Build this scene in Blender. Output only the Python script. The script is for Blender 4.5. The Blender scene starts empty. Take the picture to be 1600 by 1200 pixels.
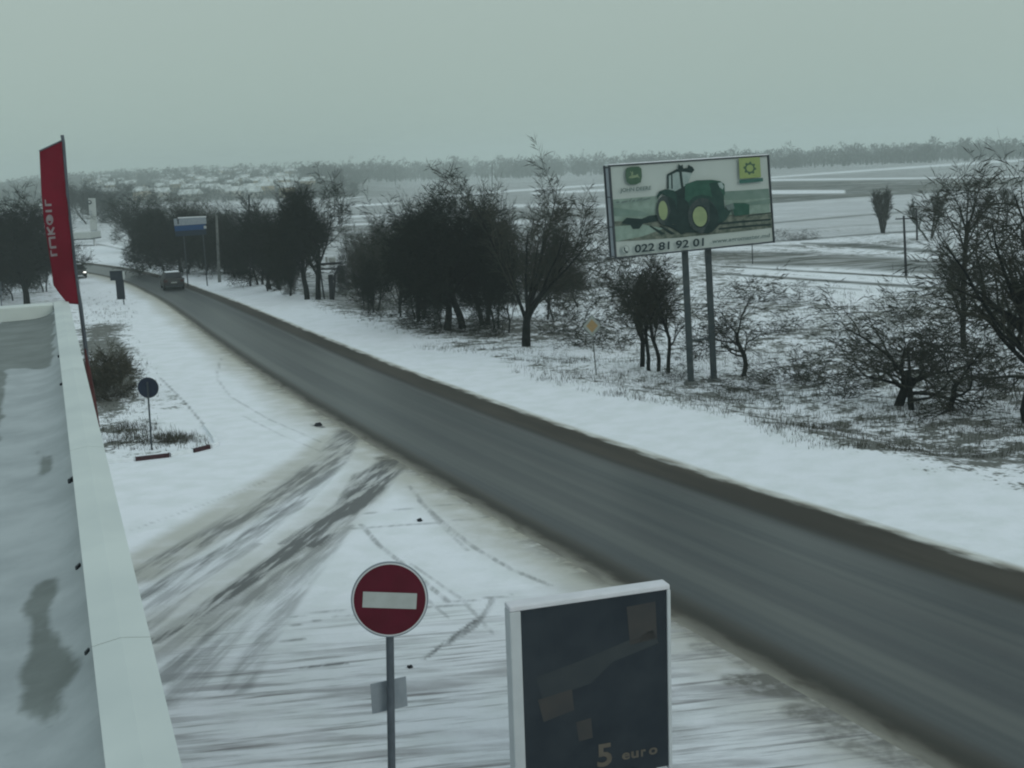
import bpy, math, random
import numpy as np
from mathutils import Vector, Matrix, noise as mnoise
R = math.radians
sc = bpy.context.scene
col = sc.collection

# ------------------------------------------------------------------ camera
F, YC, ROLL, CH = 1900.0, 258.0, R(2.4), 8.5
PITCH = math.atan((600 - YC) * math.cos(ROLL) / F)
cr, sr, cp, sp = math.cos(ROLL), math.sin(ROLL), math.cos(PITCH), math.sin(PITCH)
cam = bpy.data.cameras.new('camera'); camo = bpy.data.objects.new('camera', cam); col.objects.link(camo)
r_ = Vector((1, 0, 0)); u_ = Vector((0, sp, cp)); b_ = Vector((0, -cp, sp))
cx = cr * r_ - sr * u_; cy = sr * r_ + cr * u_
camo.matrix_world = Matrix(((cx.x, cy.x, b_.x, 0), (cx.y, cy.y, b_.y, 0), (cx.z, cy.z, b_.z, CH), (0, 0, 0, 1)))
cam.sensor_width = 36; cam.lens = F / 1600 * 36; cam.clip_start = 0.1; cam.clip_end = 9000
sc.camera = camo
sc.view_settings.view_transform = 'Standard'; sc.view_settings.look = 'None'
sc.view_settings.exposure = 0.0; sc.view_settings.gamma = 1
sc.cycles.pixel_filter_type = 'BLACKMAN_HARRIS'; sc.cycles.filter_width = 2.1
sc.cycles.max_bounces = 6; sc.cycles.volume_bounces = 1
sc.cycles.use_denoising = True

# ------------------------------------------------------------------ sky and sun (flat winter overcast)
W = bpy.data.worlds.new('World'); sc.world = W; W.use_nodes = True
nt = W.node_tree; nt.nodes.clear()
SUN_EL, SUN_AZ = R(22), R(140)
sky = nt.nodes.new('ShaderNodeTexSky'); sky.sky_type = 'NISHITA'; sky.sun_disc = False
sky.sun_elevation = SUN_EL; sky.sun_rotation = SUN_AZ; sky.dust_density = 6; sky.air_density = 1.5
bg1 = nt.nodes.new('ShaderNodeBackground'); bg1.inputs[1].default_value = 0.05
bg2 = nt.nodes.new('ShaderNodeBackground'); bg2.inputs[1].default_value = 1.0
tc = nt.nodes.new('ShaderNodeTexCoord'); sx = nt.nodes.new('ShaderNodeSeparateXYZ'); rp = nt.nodes.new('ShaderNodeValToRGB')
nz = nt.nodes.new('ShaderNodeTexNoise'); nz.inputs['Scale'].default_value = 1.3; nz.inputs['Detail'].default_value = 4
ad = nt.nodes.new('ShaderNodeMath'); ad.operation = 'MULTIPLY_ADD'; ad.inputs[1].default_value = 0.10
rp.color_ramp.elements[0].position = 0.03; rp.color_ramp.elements[0].color = (0.335, 0.442, 0.395, 1)
rp.color_ramp.elements[1].position = 0.9; rp.color_ramp.elements[1].color = (0.62, 0.74, 0.785, 1)
e = rp.color_ramp.elements.new(0.2); e.color = (0.40, 0.495, 0.46, 1)
e = rp.color_ramp.elements.new(0.35); e.color = (0.46, 0.565, 0.54, 1)
mx = nt.nodes.new('ShaderNodeMixShader'); mx.inputs[0].default_value = 0.93
ow = nt.nodes.new('ShaderNodeOutputWorld'); L = nt.links.new
L(sky.outputs[0], bg1.inputs[0]); L(tc.outputs['Generated'], sx.inputs[0]); L(tc.outputs['Generated'], nz.inputs['Vector'])
L(nz.outputs[0], ad.inputs[0]); L(sx.outputs[2], ad.inputs[2]); L(ad.outputs[0], rp.inputs[0]); L(rp.outputs[0], bg2.inputs[0])
L(bg1.outputs[0], mx.inputs[1]); L(bg2.outputs[0], mx.inputs[2]); L(mx.outputs[0], ow.inputs[0])
sun = bpy.data.lights.new('sun', 'SUN'); sun.energy = 0.5; sun.angle = R(25); sun.color = (0.95, 0.98, 0.92)
suno = bpy.data.objects.new('sun', sun); col.objects.link(suno)
suno.rotation_euler = (R(90) - SUN_EL, 0, math.pi - SUN_AZ)

# ------------------------------------------------------------------ pixel <-> world
def ray(px, py):
    x, y = px - 800, 600 - py
    x2, y2 = x * cr + y * sr, -x * sr + y * cr
    return Vector((x2, F * cp + y2 * sp, -F * sp + y2 * cp)) / (F * cp + y2 * sp)      # y component is 1
def at(px, py, Y):
    d = ray(px, py); return Vector((d.x * Y, Y, CH + d.z * Y))
def proj(X, Y, Z):                                                                     # numpy arrays -> reference pixels
    dz = Z - CH
    x2 = X; y2 = Y * sp + dz * cp; w = np.maximum(Y * cp - dz * sp, 1e-3)
    x2 = x2 / w * F; y2 = y2 / w * F
    return 800 + x2 * cr - y2 * sr, 600 - (x2 * sr + y2 * cr)
def sstep(a, b, x):
    t = np.clip((x - a) / (b - a), 0, 1); return t * t * (3 - 2 * t)
_gn = {}
def gnoise(x, y, s, seed=0):                                                           # cheap smooth noise, -1..1
    if (s, seed) not in _gn:
        r = random.Random(seed); _gn[(s, seed)] = [(lambda a, f: (f * math.cos(a), f * math.sin(a), r.uniform(0, 6.28), k))(r.uniform(0, 6.283), s * r.uniform(0.6, 1.7)) for k in range(5)]
    o = 0
    for ca, sa, ph, k in _gn[(s, seed)]:
        o = o + np.sin(x * ca + y * sa + ph + 1.7 * np.sin(0.6 * (y * ca - x * sa) + k))
    return o / 3.2
RN = [(520, 180), (620, 210)]
# road edges of the photograph, as plan points (filled in below once the plane is known)
def plane(x, y):
    Yc = np.maximum(y, -40)
    return -0.02 * np.minimum(Yc, 120) - 0.8 * sstep(120, 260, y) - 0.0015*np.clip(y-120,0,200)
def edge_pts(pts):
    out = []
    for px, py in pts:
        d = ray(px, py); Y = 20.0
        for _ in range(60): Y = (float(plane(0, Y)) - CH) / d.z
        out.append((d.x * Y, Y))
    return np.array(out)
NEAR = edge_pts([(118, 424), (190, 440), (235, 458), (330, 528), (420, 590), (560, 672), (700, 758), (940, 904), (1240, 1065), (1500, 1200)])
FAR = edge_pts([(140, 411), (200, 421), (300, 446), (400, 484), (600, 566), (900, 684), (1230, 788), (1600, 892)])
# resample both by arc so that a centre line and a half width exist
def resamp(P, n):
    s = np.r_[0, np.cumsum(np.hypot(*np.diff(P, axis=0).T))]
    t = np.linspace(0, s[-1], n); return np.c_[np.interp(t, s, P[:, 0]), np.interp(t, s, P[:, 1])]
ax = np.array([-0.42, 1.0]); ax /= np.linalg.norm(ax); pxv = np.array([ax[1], -ax[0]])
def fr(P): return P @ ax, P @ pxv
an, cn = fr(NEAR); af, cf = fr(FAR)
_pn = 0; qn = np.poly1d(np.polyfit(an, cn, 4)); qf = np.poly1d(np.polyfit(af, cf, 3))
AMIN, AMAX = 8.0, float(min(an.max(), af.max())) - 4
qnd, qfd = (float(qn.deriv()(AMIN)), float(qn.deriv()(AMAX))), (float(qf.deriv()(AMIN + 10)), float(qf.deriv()(AMAX)))
def cn_(a):
    a = np.asarray(a, float); b = np.clip(a, AMIN, AMAX)
    return qn(b) + (a - b) * np.where(a < AMIN, qnd[0], qnd[1]) + np.where(a > AMAX, -(a - AMAX) ** 2 * 0.0022, 0)
def cf_(a):
    a = np.asarray(a, float); b = np.clip(a, AMIN + 10, AMAX)
    return qf(b) + (a - b) * np.where(a < AMIN + 10, qfd[0], qfd[1]) + np.where(a > AMAX, -(a - AMAX) ** 2 * 0.0022 , 0)
def road_uv(x, y):
    a = x * ax[0] + y * ax[1]; c = x * pxv[0] + y * pxv[1]
    n, f = cn_(a), cf_(a); f = np.maximum(f, n + 4.5)
    return (c - n) / (f - n), c - n, c - f, a                    # u: 0 near edge, 1 far edge
def H(x, y):
    x = np.asarray(x, float); y = np.asarray(y, float)
    u, dn, df, a = road_uv(x, y)
    z = plane(x, y)
    off = np.maximum(np.maximum(-dn, df), 0)
    rough = sstep(2.0, 9.0, off) * sstep(3.5, 9.0, df)
    z = z + rough * (0.16 * gnoise(x, y, 0.45, 3) + 0.25 * gnoise(x, y, 0.12, 5)) * (1 - 0.6 * sstep(150, 400, y))
    z = z + 0.35 * np.exp(-((df - 5.0) / 2.2) ** 2) * (0.5 + 0.5 * gnoise(x, y, 0.13, 9)) * sstep(15, 30, y)   # bank beyond the verge
    az = x / np.maximum(y, 50)
    hill = sstep(-0.06, -0.17, az) * (1 - 0.5 * sstep(-0.30, -0.46, az))
    z = z + hill * (15.5 * np.clip((y - 560) / 850, 0, 1.15) + 1.6 * gnoise(x, y, 0.012, 12) * sstep(600, 1000, y))
    z = z + 1.2 * sstep(300, 900, y) * gnoise(x, y, 0.006, 21)
    return z
def g(px, py, lift=0.0):                                        # where the photo's pixel meets the ground
    d = ray(px, py); Y = YS
    for _ in range(3):
        e_ = CH + d.z * Y - H(d.x * Y, Y); k = int(np.argmax(e_ <= 0)) if (e_ <= 0).any() else len(Y) - 1
        k = max(k, 1); lo, hi = Y[k - 1], Y[k]; Y = np.linspace(lo, hi, 24)
    return Vector((d.x * hi, hi, float(H(d.x * hi, hi)) + lift))
YS = 6.0 * 1.012 ** np.arange(535)

# ------------------------------------------------------------------ materials
def mat(name, c, rough=0.8, c2=None, scale=4.0, lo=0.35, hi=0.65, bump=0.0, metal=0.0, stretch=None, spec=None, detail=5):
    m = bpy.data.materials.new(name); m.use_nodes = True; t = m.node_tree; b = t.nodes['Principled BSDF']
    b.inputs['Base Color'].default_value = (*c, 1); b.inputs['Roughness'].default_value = rough; b.inputs['Metallic'].default_value = metal
    b.inputs['Specular IOR Level'].default_value = spec if spec is not None else (.03 if rough > .85 else .15)
    tcn = t.nodes.new('ShaderNodeTexCoord'); mp = t.nodes.new('ShaderNodeMapping'); n = t.nodes.new('ShaderNodeTexNoise')
    n.inputs['Scale'].default_value = scale; n.inputs['Detail'].default_value = detail
    t.links.new(tcn.outputs['Object'], mp.inputs[0]); t.links.new(mp.outputs[0], n.inputs['Vector'])
    if stretch: mp.inputs['Scale'].default_value = stretch
    rpn = t.nodes.new('ShaderNodeValToRGB'); rpn.color_ramp.elements[0].position = lo; rpn.color_ramp.elements[1].position = hi
    rpn.color_ramp.elements[0].color = (*c, 1); rpn.color_ramp.elements[1].color = (*(c2 or tuple(v * 0.8 for v in c)), 1)
    t.links.new(n.outputs[0], rpn.inputs[0]); t.links.new(rpn.outputs[0], b.inputs['Base Color'])
    if bump:
        bp = t.nodes.new('ShaderNodeBump'); bp.inputs['Strength'].default_value = bump; bp.inputs['Distance'].default_value = 0.05
        t.links.new(n.outputs[0], bp.inputs['Height']); t.links.new(bp.outputs[0], b.inputs['Normal'])
    return m
SNOW = (0.80, 0.825, 0.87)
M = dict(
    snow=mat('snow', SNOW, 0.7, (0.7, 0.74, 0.76), 3, bump=0.3),
    bark=mat('bark', (0.013, 0.016, 0.015), 0.95, (0.008, 0.010, 0.010), 9),
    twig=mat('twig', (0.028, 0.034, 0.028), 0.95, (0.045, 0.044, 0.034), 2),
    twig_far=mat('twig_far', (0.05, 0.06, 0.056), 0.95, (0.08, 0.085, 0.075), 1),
    dense=mat('dense_twig', (0.008, 0.013, 0.010), 0.95, (0.016, 0.020, 0.015), 1.2),
    straw=mat('dry_stalk', (0.07, 0.068, 0.048), 0.95, (0.035, 0.035, 0.028), 2),
    steel=mat('galvanised_steel', (0.11, 0.125, 0.145), 0.5, (0.085, 0.10, 0.115), 6, metal=0.3),
    dsteel=mat('dark_steel', (0.035, 0.045, 0.055), 0.6, (0.05, 0.06, 0.065), 5),
    post=mat('post_paint', (0.035, 0.048, 0.055), 0.6, (0.055, 0.068, 0.07), 3),
    white=mat('white_paint', (0.62, 0.64, 0.66), 0.5, (0.55, 0.57, 0.58), 3),
    cream=mat('reflective_white', (0.40, 0.43, 0.42), 0.5, (0.36, 0.38, 0.37), 8),
    red=mat('sign_red', (0.095, 0.008, 0.020), 0.45, (0.08, 0.007, 0.016), 4),
    flagred=mat('flag_red', (0.155, 0.011, 0.024), 0.8, (0.125, 0.009, 0.019), 1.5),
    flagtext=mat('flag_lettering', (0.26, 0.23, 0.24), 0.85, (0.21, 0.18, 0.19), 6),
    orange=mat('sign_orange', (0.33, 0.23, 0.11), 0.6, (0.29, 0.20, 0.10), 5),
    greysign=mat('sign_back_grey', (0.27, 0.30, 0.33), 0.5, (0.22, 0.25, 0.28), 6, metal=0.2),
    backdark=mat('sign_back_dark', (0.008, 0.013, 0.022), 0.6, (0.012, 0.018, 0.026), 6),
    blue=mat('sign_blue', (0.010, 0.045, 0.13), 0.6, (0.012, 0.055, 0.15), 6),
    blued=mat('sign_blue_dull', (0.012, 0.022, 0.04), 0.7, (0.012, 0.025, 0.04), 6),
    concrete=mat('concrete', (0.17, 0.18, 0.17), 0.9, (0.11, 0.12, 0.12), 5),
    wood=mat('old_timber', (0.035, 0.038, 0.042), 0.9, (0.02, 0.023, 0.028), 6),
    fascia=mat('red_fascia', (0.10, 0.035, 0.035), 0.6, (0.08, 0.03, 0.03), 2),
    cap=mat('parapet_snow_cap', (0.60, 0.65, 0.63), 0.75, (0.52, 0.57, 0.56), 0.8, bump=0.15),
    kerbred=mat('kerb_red', (0.055, 0.025, 0.03), 0.8, (0.04, 0.02, 0.025), 8),
    carpaint=mat('car_paint_grey', (0.02, 0.022, 0.022), 0.55, (0.03, 0.03, 0.03), 3, spec=0.3),
    glass=mat('car_glass', (0.02, 0.025, 0.03), 0.15, (0.03, 0.03, 0.035), 3),
    rubber=mat('rubber', (0.012, 0.013, 0.014), 0.9),
    border=mat('sign_border', (0.30, 0.33, 0.31), 0.5, (0.26, 0.29, 0.27), 8),
    rounddark=mat('round_sign_back', (0.012, 0.018, 0.035), 0.6, (0.014, 0.022, 0.04), 5),
    lampglass=mat('lamp_glass', (0.6, 0.62, 0.62), 0.3), tail=mat('tail_lamp', (0.05, 0.006, 0.008), 0.4),
)
def emat(name, c, s):
    m = bpy.data.materials.new(name); m.use_nodes = True; b = m.node_tree.nodes['Principled BSDF']
    b.inputs['Base Color'].default_value = (*c, 1); b.inputs['Emission Color'].default_value = (*c, 1); b.inputs['Emission Strength'].default_value = s; return m
M['headlit'] = emat('lit_headlamp', (1, 1, 0.95), 2.0)

# ------------------------------------------------------------------ mesh helpers
class MB:
    def __init__(s): s.v = []; s.f = []; s.m = []; s.mi = 0
    def add(s, vs, fs):
        o = len(s.v); s.v += [tuple(v) for v in vs]; s.f += [tuple(i + o for i in f) for f in fs]; s.m += [s.mi] * len(fs); return s
    def box(s, c, d, M4=None, taper=1.0):
        c = Vector(c); P = []
        for z in (-.5, .5):
            k = 1 if z < 0 else taper
            for x, y in ((-.5, -.5), (.5, -.5), (.5, .5), (-.5, .5)): P.append(c + Vector((x * d[0] * k, y * d[1] * k, z * d[2])))
        if M4 is not None: P = [M4 @ p for p in P]
        return s.add(P, [(0, 3, 2, 1), (4, 5, 6, 7), (0, 1, 5, 4), (1, 2, 6, 5), (2, 3, 7, 6), (3, 0, 4, 7)])
    def tube(s, pts, rad, n=8, cap=True):
        pts = [Vector(p) for p in pts]; rs = rad if hasattr(rad, '__len__') else [rad] * len(pts)
        V = []; ref = Vector((0.31, 0.87, 0.11))
        for i, p in enumerate(pts):
            d = (pts[min(i + 1, len(pts) - 1)] - pts[max(i - 1, 0)]).normalized()
            a = d.cross(ref); a = a.normalized() if a.length > 1e-4 else Vector((1, 0, 0)); b = d.cross(a)
            for k in range(n):
                t = 6.28318 * k / n; V.append(p + (a * math.cos(t) + b * math.sin(t)) * rs[i])
        Fs = [(i * n + k, i * n + (k + 1) % n, (i + 1) * n + (k + 1) % n, (i + 1) * n + k) for i in range(len(pts) - 1) for k in range(n)]
        if cap: Fs += [tuple(range(n - 1, -1, -1)), tuple((len(pts) - 1) * n + k for k in range(n))]
        return s.add(V, Fs)
    def disc(s, c, nrm, r, t, n=40, up=Vector((0, 0, 1))):
        nrm = Vector(nrm).normalized(); a = up.cross(nrm).normalized(); b = nrm.cross(a); c = Vector(c); V = []
        for k0 in (0, 1):
            for k in range(n):
                q = 6.28318 * k / n; V.append(c + nrm * t * k0 + (a * math.cos(q) + b * math.sin(q)) * r)
        return s.add(V, [tuple(range(n - 1, -1, -1)), tuple(range(n, 2 * n))] + [(k, (k + 1) % n, n + (k + 1) % n, n + k) for k in range(n)])
    def build(s, name, mt, parent=None, smooth=False):
        me = bpy.data.meshes.new(name); me.from_pydata(s.v, [], s.f)
        for q in (mt if isinstance(mt, (list, tuple)) else [mt]): me.materials.append(q)
        if any(s.m): me.polygons.foreach_set('material_index', s.m)
        if smooth: me.polygons.foreach_set('use_smooth', [True] * len(s.f))
        me.update(); o = bpy.data.objects.new(name, me); col.objects.link(o)
        if parent: o.parent = parent
        return o
def bevel(o, w=0.01, seg=2):
    m = o.modifiers.new('bevel', 'BEVEL'); m.width = w; m.segments = seg; m.limit_method = 'ANGLE'; return o
def tag(o, label=None, cat=None, group=None, kind=None):
    if label: o['label'] = label
    if cat: o['category'] = cat
    if group: o['group'] = group
    if kind: o['kind'] = kind
    return o
def thing(name, label, cat, loc=(0, 0, 0), rz=0, group=None):
    o = bpy.data.objects.new(name, None); col.objects.link(o); o.location = loc; o.rotation_euler = (0, 0, rz); o.empty_display_size = 0.3
    return tag(o, label, cat, group)
def copy_tree(o, parent=None):
    c = o.copy(); col.objects.link(c)
    if parent: c.parent = parent
    for ch in list(o.children): copy_tree(ch, c)
    return c
def inpoly(x, y, P):
    r = np.zeros(np.shape(x), bool); n = len(P)
    for i in range(n):
        x1, y1 = P[i]; x2, y2 = P[(i + 1) % n]
        if y1 == y2: continue
        r ^= ((y1 > y) != (y2 > y)) & (x < (x2 - x1) * (y - y1) / (y2 - y1) + x1)
    return r
def stroke(x, y, P, w0, w1=None, soft=0.5):                      # soft line mask in plan metres or pixels
    w1 = w1 or w0; best = np.full(np.shape(x), 0.0); n = len(P) - 1
    for i in range(n):
        ax_, ay = P[i][0], P[i][1]; bx, by = P[i + 1][0], P[i + 1][1]; dx, dy = bx - ax_, by - ay
        t = np.clip(((x - ax_) * dx + (y - ay) * dy) / (dx * dx + dy * dy + 1e-9), 0, 1)
        d = np.hypot(x - ax_ - t * dx, y - ay - t * dy); w = w0 + (w1 - w0) * (i + t) / n
        best = np.maximum(best, 1 - sstep(w * (1 - soft), w * (1 + soft), d))
    return best

# ------------------------------------------------------------------ the ground: one polar sheet to the horizon
azs = np.r_[np.linspace(-180, -34, 30)[:-1], np.arange(-34, 34, 0.115), np.linspace(34, 180, 30)]
rs = [2.0, 5.0, 8.0, 11.0]
while rs[-1] < 3300: rs.append(rs[-1] * (1.0052 if rs[-1] < 500 else 1.012))
rs = np.array(rs); A, RR = np.meshgrid(np.radians(azs), rs)
GX = RR * np.sin(A); GY = RR * np.cos(A)
GZ = H(GX, GY)
U, DN, DF, AL = road_uv(GX, GY)
vis = (GY > 5)
PX, PY = proj(GX, np.maximum(GY, 1), GZ); PX = np.where(vis, PX, -9999); PY = np.where(vis, PY, -9999)
onroad = np.exp(-0) * sstep(-0.30, 0.25, DN) * (1 - sstep(0.2, 0.9, DF)) * (GY > -30)
far_gone = sstep(430, 470, AL)
GZs = GZ - 0.06 * onroad
# masks
mudp = np.zeros_like(GX); asph = np.zeros_like(GX); slush = np.zeros_like(GX); weed = np.zeros_like(GX); field = np.zeros_like(GX); streak = np.zeros_like(GX)
near = (GY < 90) & (GY > 5)
def pw(P): return [(g(*p).x, g(*p).y) for p in P]
def paint(arr, P, w0, w1, v, soft=0.4):
    Q = pw(P); q = np.array(Q); m = near & (GX > q[:, 0].min() - 3) & (GX < q[:, 0].max() + 3) & (GY > q[:, 1].min() - 3) & (GY < q[:, 1].max() + 3)
    idx = np.nonzero(m); s = stroke(GX[idx], GY[idx], Q, w0, w1, soft) * v
    arr[idx] = np.maximum(arr[idx], s)
# driveway tracks (pixel polylines laid on the ground, half widths in metres)
for P, w0, w1, v in [
    ([(548, 672), (520, 712), (440, 772), (330, 836), (205, 905)], 0.5, 0.45, .62),
    ([(552, 676), (538, 712), (480, 770), (380, 840), (215, 935)], .22, .25, .60),
    ([(556, 690), (536, 722), (470, 790), (360, 870), (225, 975)], .12, .2, .42),
    ([(606, 722), (584, 752), (530, 800), (450, 862), (360, 925), (240, 1000)], .40, .22, 1.0),
    ([(612, 728), (580, 768), (535, 812), (490, 852)], .45, .22, .85),
    ([(560, 790), (500, 852), (430, 905), (330, 985), (255, 1060)], .2, .3, .52),
    ([(540, 822), (480, 900), (420, 985), (370, 1075)], .22, .28, .40),
    ([(500, 862), (430, 930), (350, 1010), (290, 1090)], .12, .2, .34),
    ([(465, 900), (380, 975), (300, 1050), (262, 1100)], .2, .25, .36),
    ([(590, 730), (560, 742), (530, 790), (440, 850)], .22, .1, .6),
    ([(440, 800), (330, 880), (225, 960)], .2, .25, .4),
    ([(400, 850), (300, 915), (222, 985)], .14, .25, .36),
    ([(430, 880), (320, 975), (240, 1030)], .25, .3, .32)]:
    paint(asph, P, w0, w1, v)
for P, w, v in [
    ([(565, 820), (590, 850), (640, 890), (700, 940)], .07, .45), ([(540, 805), (590, 800), (660, 792), (720, 788)], .05, .38),
    ([(520, 830), (600, 822), (700, 815), (760, 808)], .06, .42), ([(655, 782), (690, 815), (740, 855), (800, 890), (860, 915)], .07, .42),
    ([(640, 760), (680, 810), (730, 860)], .06, .3), ([(345, 560), (338, 590), (360, 620), (420, 655), (500, 690)], .05, .3),
    ([(380, 650), (440, 680), (500, 705)], .05, .25), ([(700, 1005), (740, 980), (765, 950), (770, 935)], .07, .5),
    ([(300, 975), (400, 972), (550, 950), (700, 942), (800, 930)], .05, .45), ([(250, 590), (290, 630), (322, 668)], .05, .6),
    ([(420, 985), (520, 965), (600, 955), (780, 940)], .03, .5), ([(660, 1030), (690, 1010), (715, 990), (745, 968)], .05, .7),
    ([(200, 830), (300, 795), (420, 750)], .03, .25), ([(640, 880), (720, 935), (770, 990)], .05, .3),
    ([(430, 1005), (475, 998)], .05, .6), ([(470, 1045), (540, 1036)], .05, .7), ([(620, 895), (700, 965)], .04, .3)]:
    paint(asph, P, w, w, v)
paint(slush, [(545, 675), (500, 715), (400, 780), (300, 840), (200, 900)], 1.0, 0.9, .62)
paint(slush, [(1040, 935), (1180, 1030), (1300, 1105), (1430, 1195)], 1.0, 1.1, .75, .8)
paint(mudp, [(600, 716), (622, 722)], .3, .3, .9)
paint(mudp, [(1090, 1010), (1160, 1030), (1210, 1060)], .2, .3, .5)
paint(slush, [(600, 720), (560, 770), (480, 840), (350, 930), (240, 1000)], .9, 1.0, .42)
paint(mudp, [(1150, 1062), (1190, 1064), (1240, 1072)], .28, .45, 1.0)
paint(mudp, [(1180, 1078), (1260, 1085), (1330, 1110)], .22, .3, .75)
paint(mudp, [(1250, 1110), (1340, 1130), (1400, 1160)], .3, .4, .75)
paint(mudp, [(1300, 1150), (1390, 1180), (1420, 1195)], .3, .3, .6)
paint(asph, [(488, 664), (506, 668)], .10, .10, .9)
# slush thrown along the near edge, thin brown fringe beyond the far edge
slush = np.maximum(slush, ((0.72 * (1 - sstep(0.5, 2.3 + .5 * gnoise(GX, GY, .5, 44), -DN)) + .28 * (1 - sstep(0, .7, -DN))) * (DN < 0.6)) * sstep(9, 14, GY) * (1 - sstep(300, 420, AL)))
slush = np.maximum(slush, 0.9 * (1 - sstep(0.0, 0.7, DF)) * (DF > -0.5) * (1 - sstep(300, 420, AL)))
mud = .8 * (1 - sstep(0.0, 0.8 + .35 * gnoise(GX, GY, .9, 45), -DN)) * (DN < .6) * near
mud = np.maximum(mud, mudp)
# scraped snow of the forecourt at the bottom of the picture
streak = sstep(905, 1060, PY + 0.10 * (PX - 600)) * (DN < -0.2) * sstep(230, 330, PX) * 0.95 * sstep(-9000, -8000, PX)
streak = np.where(GY < 20, np.maximum(streak, 0.9 * (DN < -0.2) * vis), streak)
streak = np.maximum(streak, sstep(1060, 1120, PX) * sstep(960, 1020, PY) * (DN < 0) * 1.0)
# scrubby ground beyond the road and on the island
scr = sstep(3.6, 6.5, DF + 1.2 * gnoise(GX, GY, .35, 31)) * (1 - sstep(110, 260, GY))
weed = np.maximum(weed, scr * (0.62 + 0.2 * gnoise(GX, GY, .25, 8)))
weed = np.maximum(weed, 0.62 * np.exp(-((DF - 6.0) / 1.4) ** 2) * (GY < 120))
weed = weed * (1 - 0.4 * (inpoly(PX, PY, [(1180, 400), (1500, 400), (1480, 440), (1300, 480), (1150, 440)])))
ISL = [(165, 722), (212, 719), (264, 713), (302, 706), (338, 696), (322, 668), (290, 628), (252, 590), (222, 545), (205, 505), (225, 478), (185, 455), (120, 452), (90, 470), (110, 600), (150, 722)]
isl = inpoly(PX, PY, ISL) & near
weed = np.where(isl, np.clip(0.40 + 0.2 * gnoise(GX, GY, .5, 77) + 0.35 * stroke(PX, PY, [(150, 700), (200, 690), (290, 688)], 9, 9, .8)
        + 0.32 * stroke(PX, PY, [(150, 672), (240, 668)], 7, 7, .8) + 0.6 * stroke(PX, PY, [(160, 540), (175, 580), (165, 620)], 34, 30, .7)
        + 0.42 * stroke(PX, PY, [(130, 480), (210, 490)], 22, 14, .8) + .25 * stroke(PX, PY, [(200, 590), (205, 620)], 14, 10, .8), 0, 1), weed)
weed = np.maximum(weed, 0.5 * sstep(4, 9, -DN) * (GY > 85) * (GY < 330))
# open fields: bands of ploughed soil (1) and snow (0), given along lines of the photograph
fx = np.where(GY > 95, 1.0, 0.0) * sstep(100, 240, GY)
field = fx * (0.42 + 0.16 * gnoise(GX, GY, .03, 4))
field = np.maximum(field, .74 * sstep(200, 260, PX) * (1 - sstep(780, 900, PX)) * sstep(322, 334, PY) * sstep(5, 8, DF) * (GY > 90) * (GY < 500) * np.clip(.85 + .4 * gnoise(GX, GY, .05, 61), 0, 1))
def band(top, bot, v, soft=1.4):
    global field
    xs = [p[0] for p in top]; t = np.interp(PX, xs, [p[1] for p in top]); xb = [p[0] for p in bot]; b = np.interp(PX, xb, [p[1] for p in bot])
    x0, x1 = max(xs[0], xb[0]), min(xs[-1], xb[-1])
    m = sstep(t - soft, t + soft, PY) * (1 - sstep(b - soft, b + soft, PY)) * (PX >= x0) * (PX <= x1) * (GY > 60)
    field = field * (1 - m) + v * m
band([(500, 240), (1000, 240), (1700, 200)], [(500, 325), (780, 306), (1000, 292), (1205, 284), (1700, 262)], .62, 2)
band([(500, 300), (1205, 268), (1700, 240)], [(500, 345), (945, 320), (1205, 312), (1700, 283)], .66, 3)
band([(1190, 277), (1350, 265), (1550, 251), (1640, 247)], [(1190, 279.5), (1350, 268), (1550, 255), (1640, 250)], .1, .8)
band([(1190, 280), (1440, 277), (1640, 274)], [(1190, 283), (1440, 279.5), (1640, 276)], .1, .8)
band([(1190, 284), (1330, 283), (1450, 281), (1700, 276)], [(1190, 319), (1345, 308), (1450, 302), (1700, 282)], .95, 1)
band([(1190, 297), (1320, 297)], [(1190, 303.5), (1320, 302)], .08, .8)
band([(1190, 319), (1345, 308), (1450, 302), (1700, 282)], [(1190, 380), (1390, 364), (1700, 343)], .40, 1)
band([(1190, 349), (1370, 333), (1700, 306)], [(1190, 351), (1370, 336), (1700, 310)], .75, .8)
band([(1190, 377.5), (1390, 362.5), (1700, 343)], [(1190, 380), (1390, 365), (1700, 347)], .85, .8)
band([(1190, 381), (1390, 366), (1700, 348)], [(1190, 388), (1390, 370), (1700, 353)], .05, .8)
band([(1250, 379), (1340, 380), (1500, 394)], [(1250, 381), (1340, 388), (1500, 399)], .8, 1.6)
band([(1100, 392), (1260, 394), (1500, 408)], [(1100, 412), (1300, 418), (1500, 432)], .85, 4)
band([(1090, 413), (1500, 436)], [(1090, 415), (1500, 439)], 1.0, 1)
band([(1090, 424), (1500, 450)], [(1090, 427), (1500, 455)], .9, 1.5)
band([(1100, 396), (1500, 414)], [(1100, 398), (1500, 416)], 1.0, 1)
band([(1100, 381), (1260, 383)], [(1100, 384), (1260, 386)], .8, 1.5)
band([(1190, 362), (1420, 346)], [(1190, 364), (1420, 348)], .6, 1)
band([(1100, 436), (1350, 452)], [(1100, 438), (1350, 454)], .55, 1)
band([(690, 306), (780, 298), (945, 287)], [(690, 309), (780, 301), (945, 290)], .08, .9)
band([(830, 301), (945, 295)], [(830, 304), (945, 299)], .08, .9)
band([(520, 322), (620, 316)], [(520, 325), (620, 319)], .05, .8)
band([(528, 312), (570, 305)], [(528, 314), (570, 307)], .1, .8)
band([(520, 338), (640, 333)], [(520, 342), (640, 336)], .1, 1.2)
band([(520, 350), (700, 345)], [(520, 353), (700, 348)], .1, 1.2)
band([(440, 330), (520, 328)], [(440, 333), (520, 331)], .2, 1.2)
band([(800, 319), (945, 319)], [(800, 324), (945, 323)], .18, 1.2)
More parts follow.
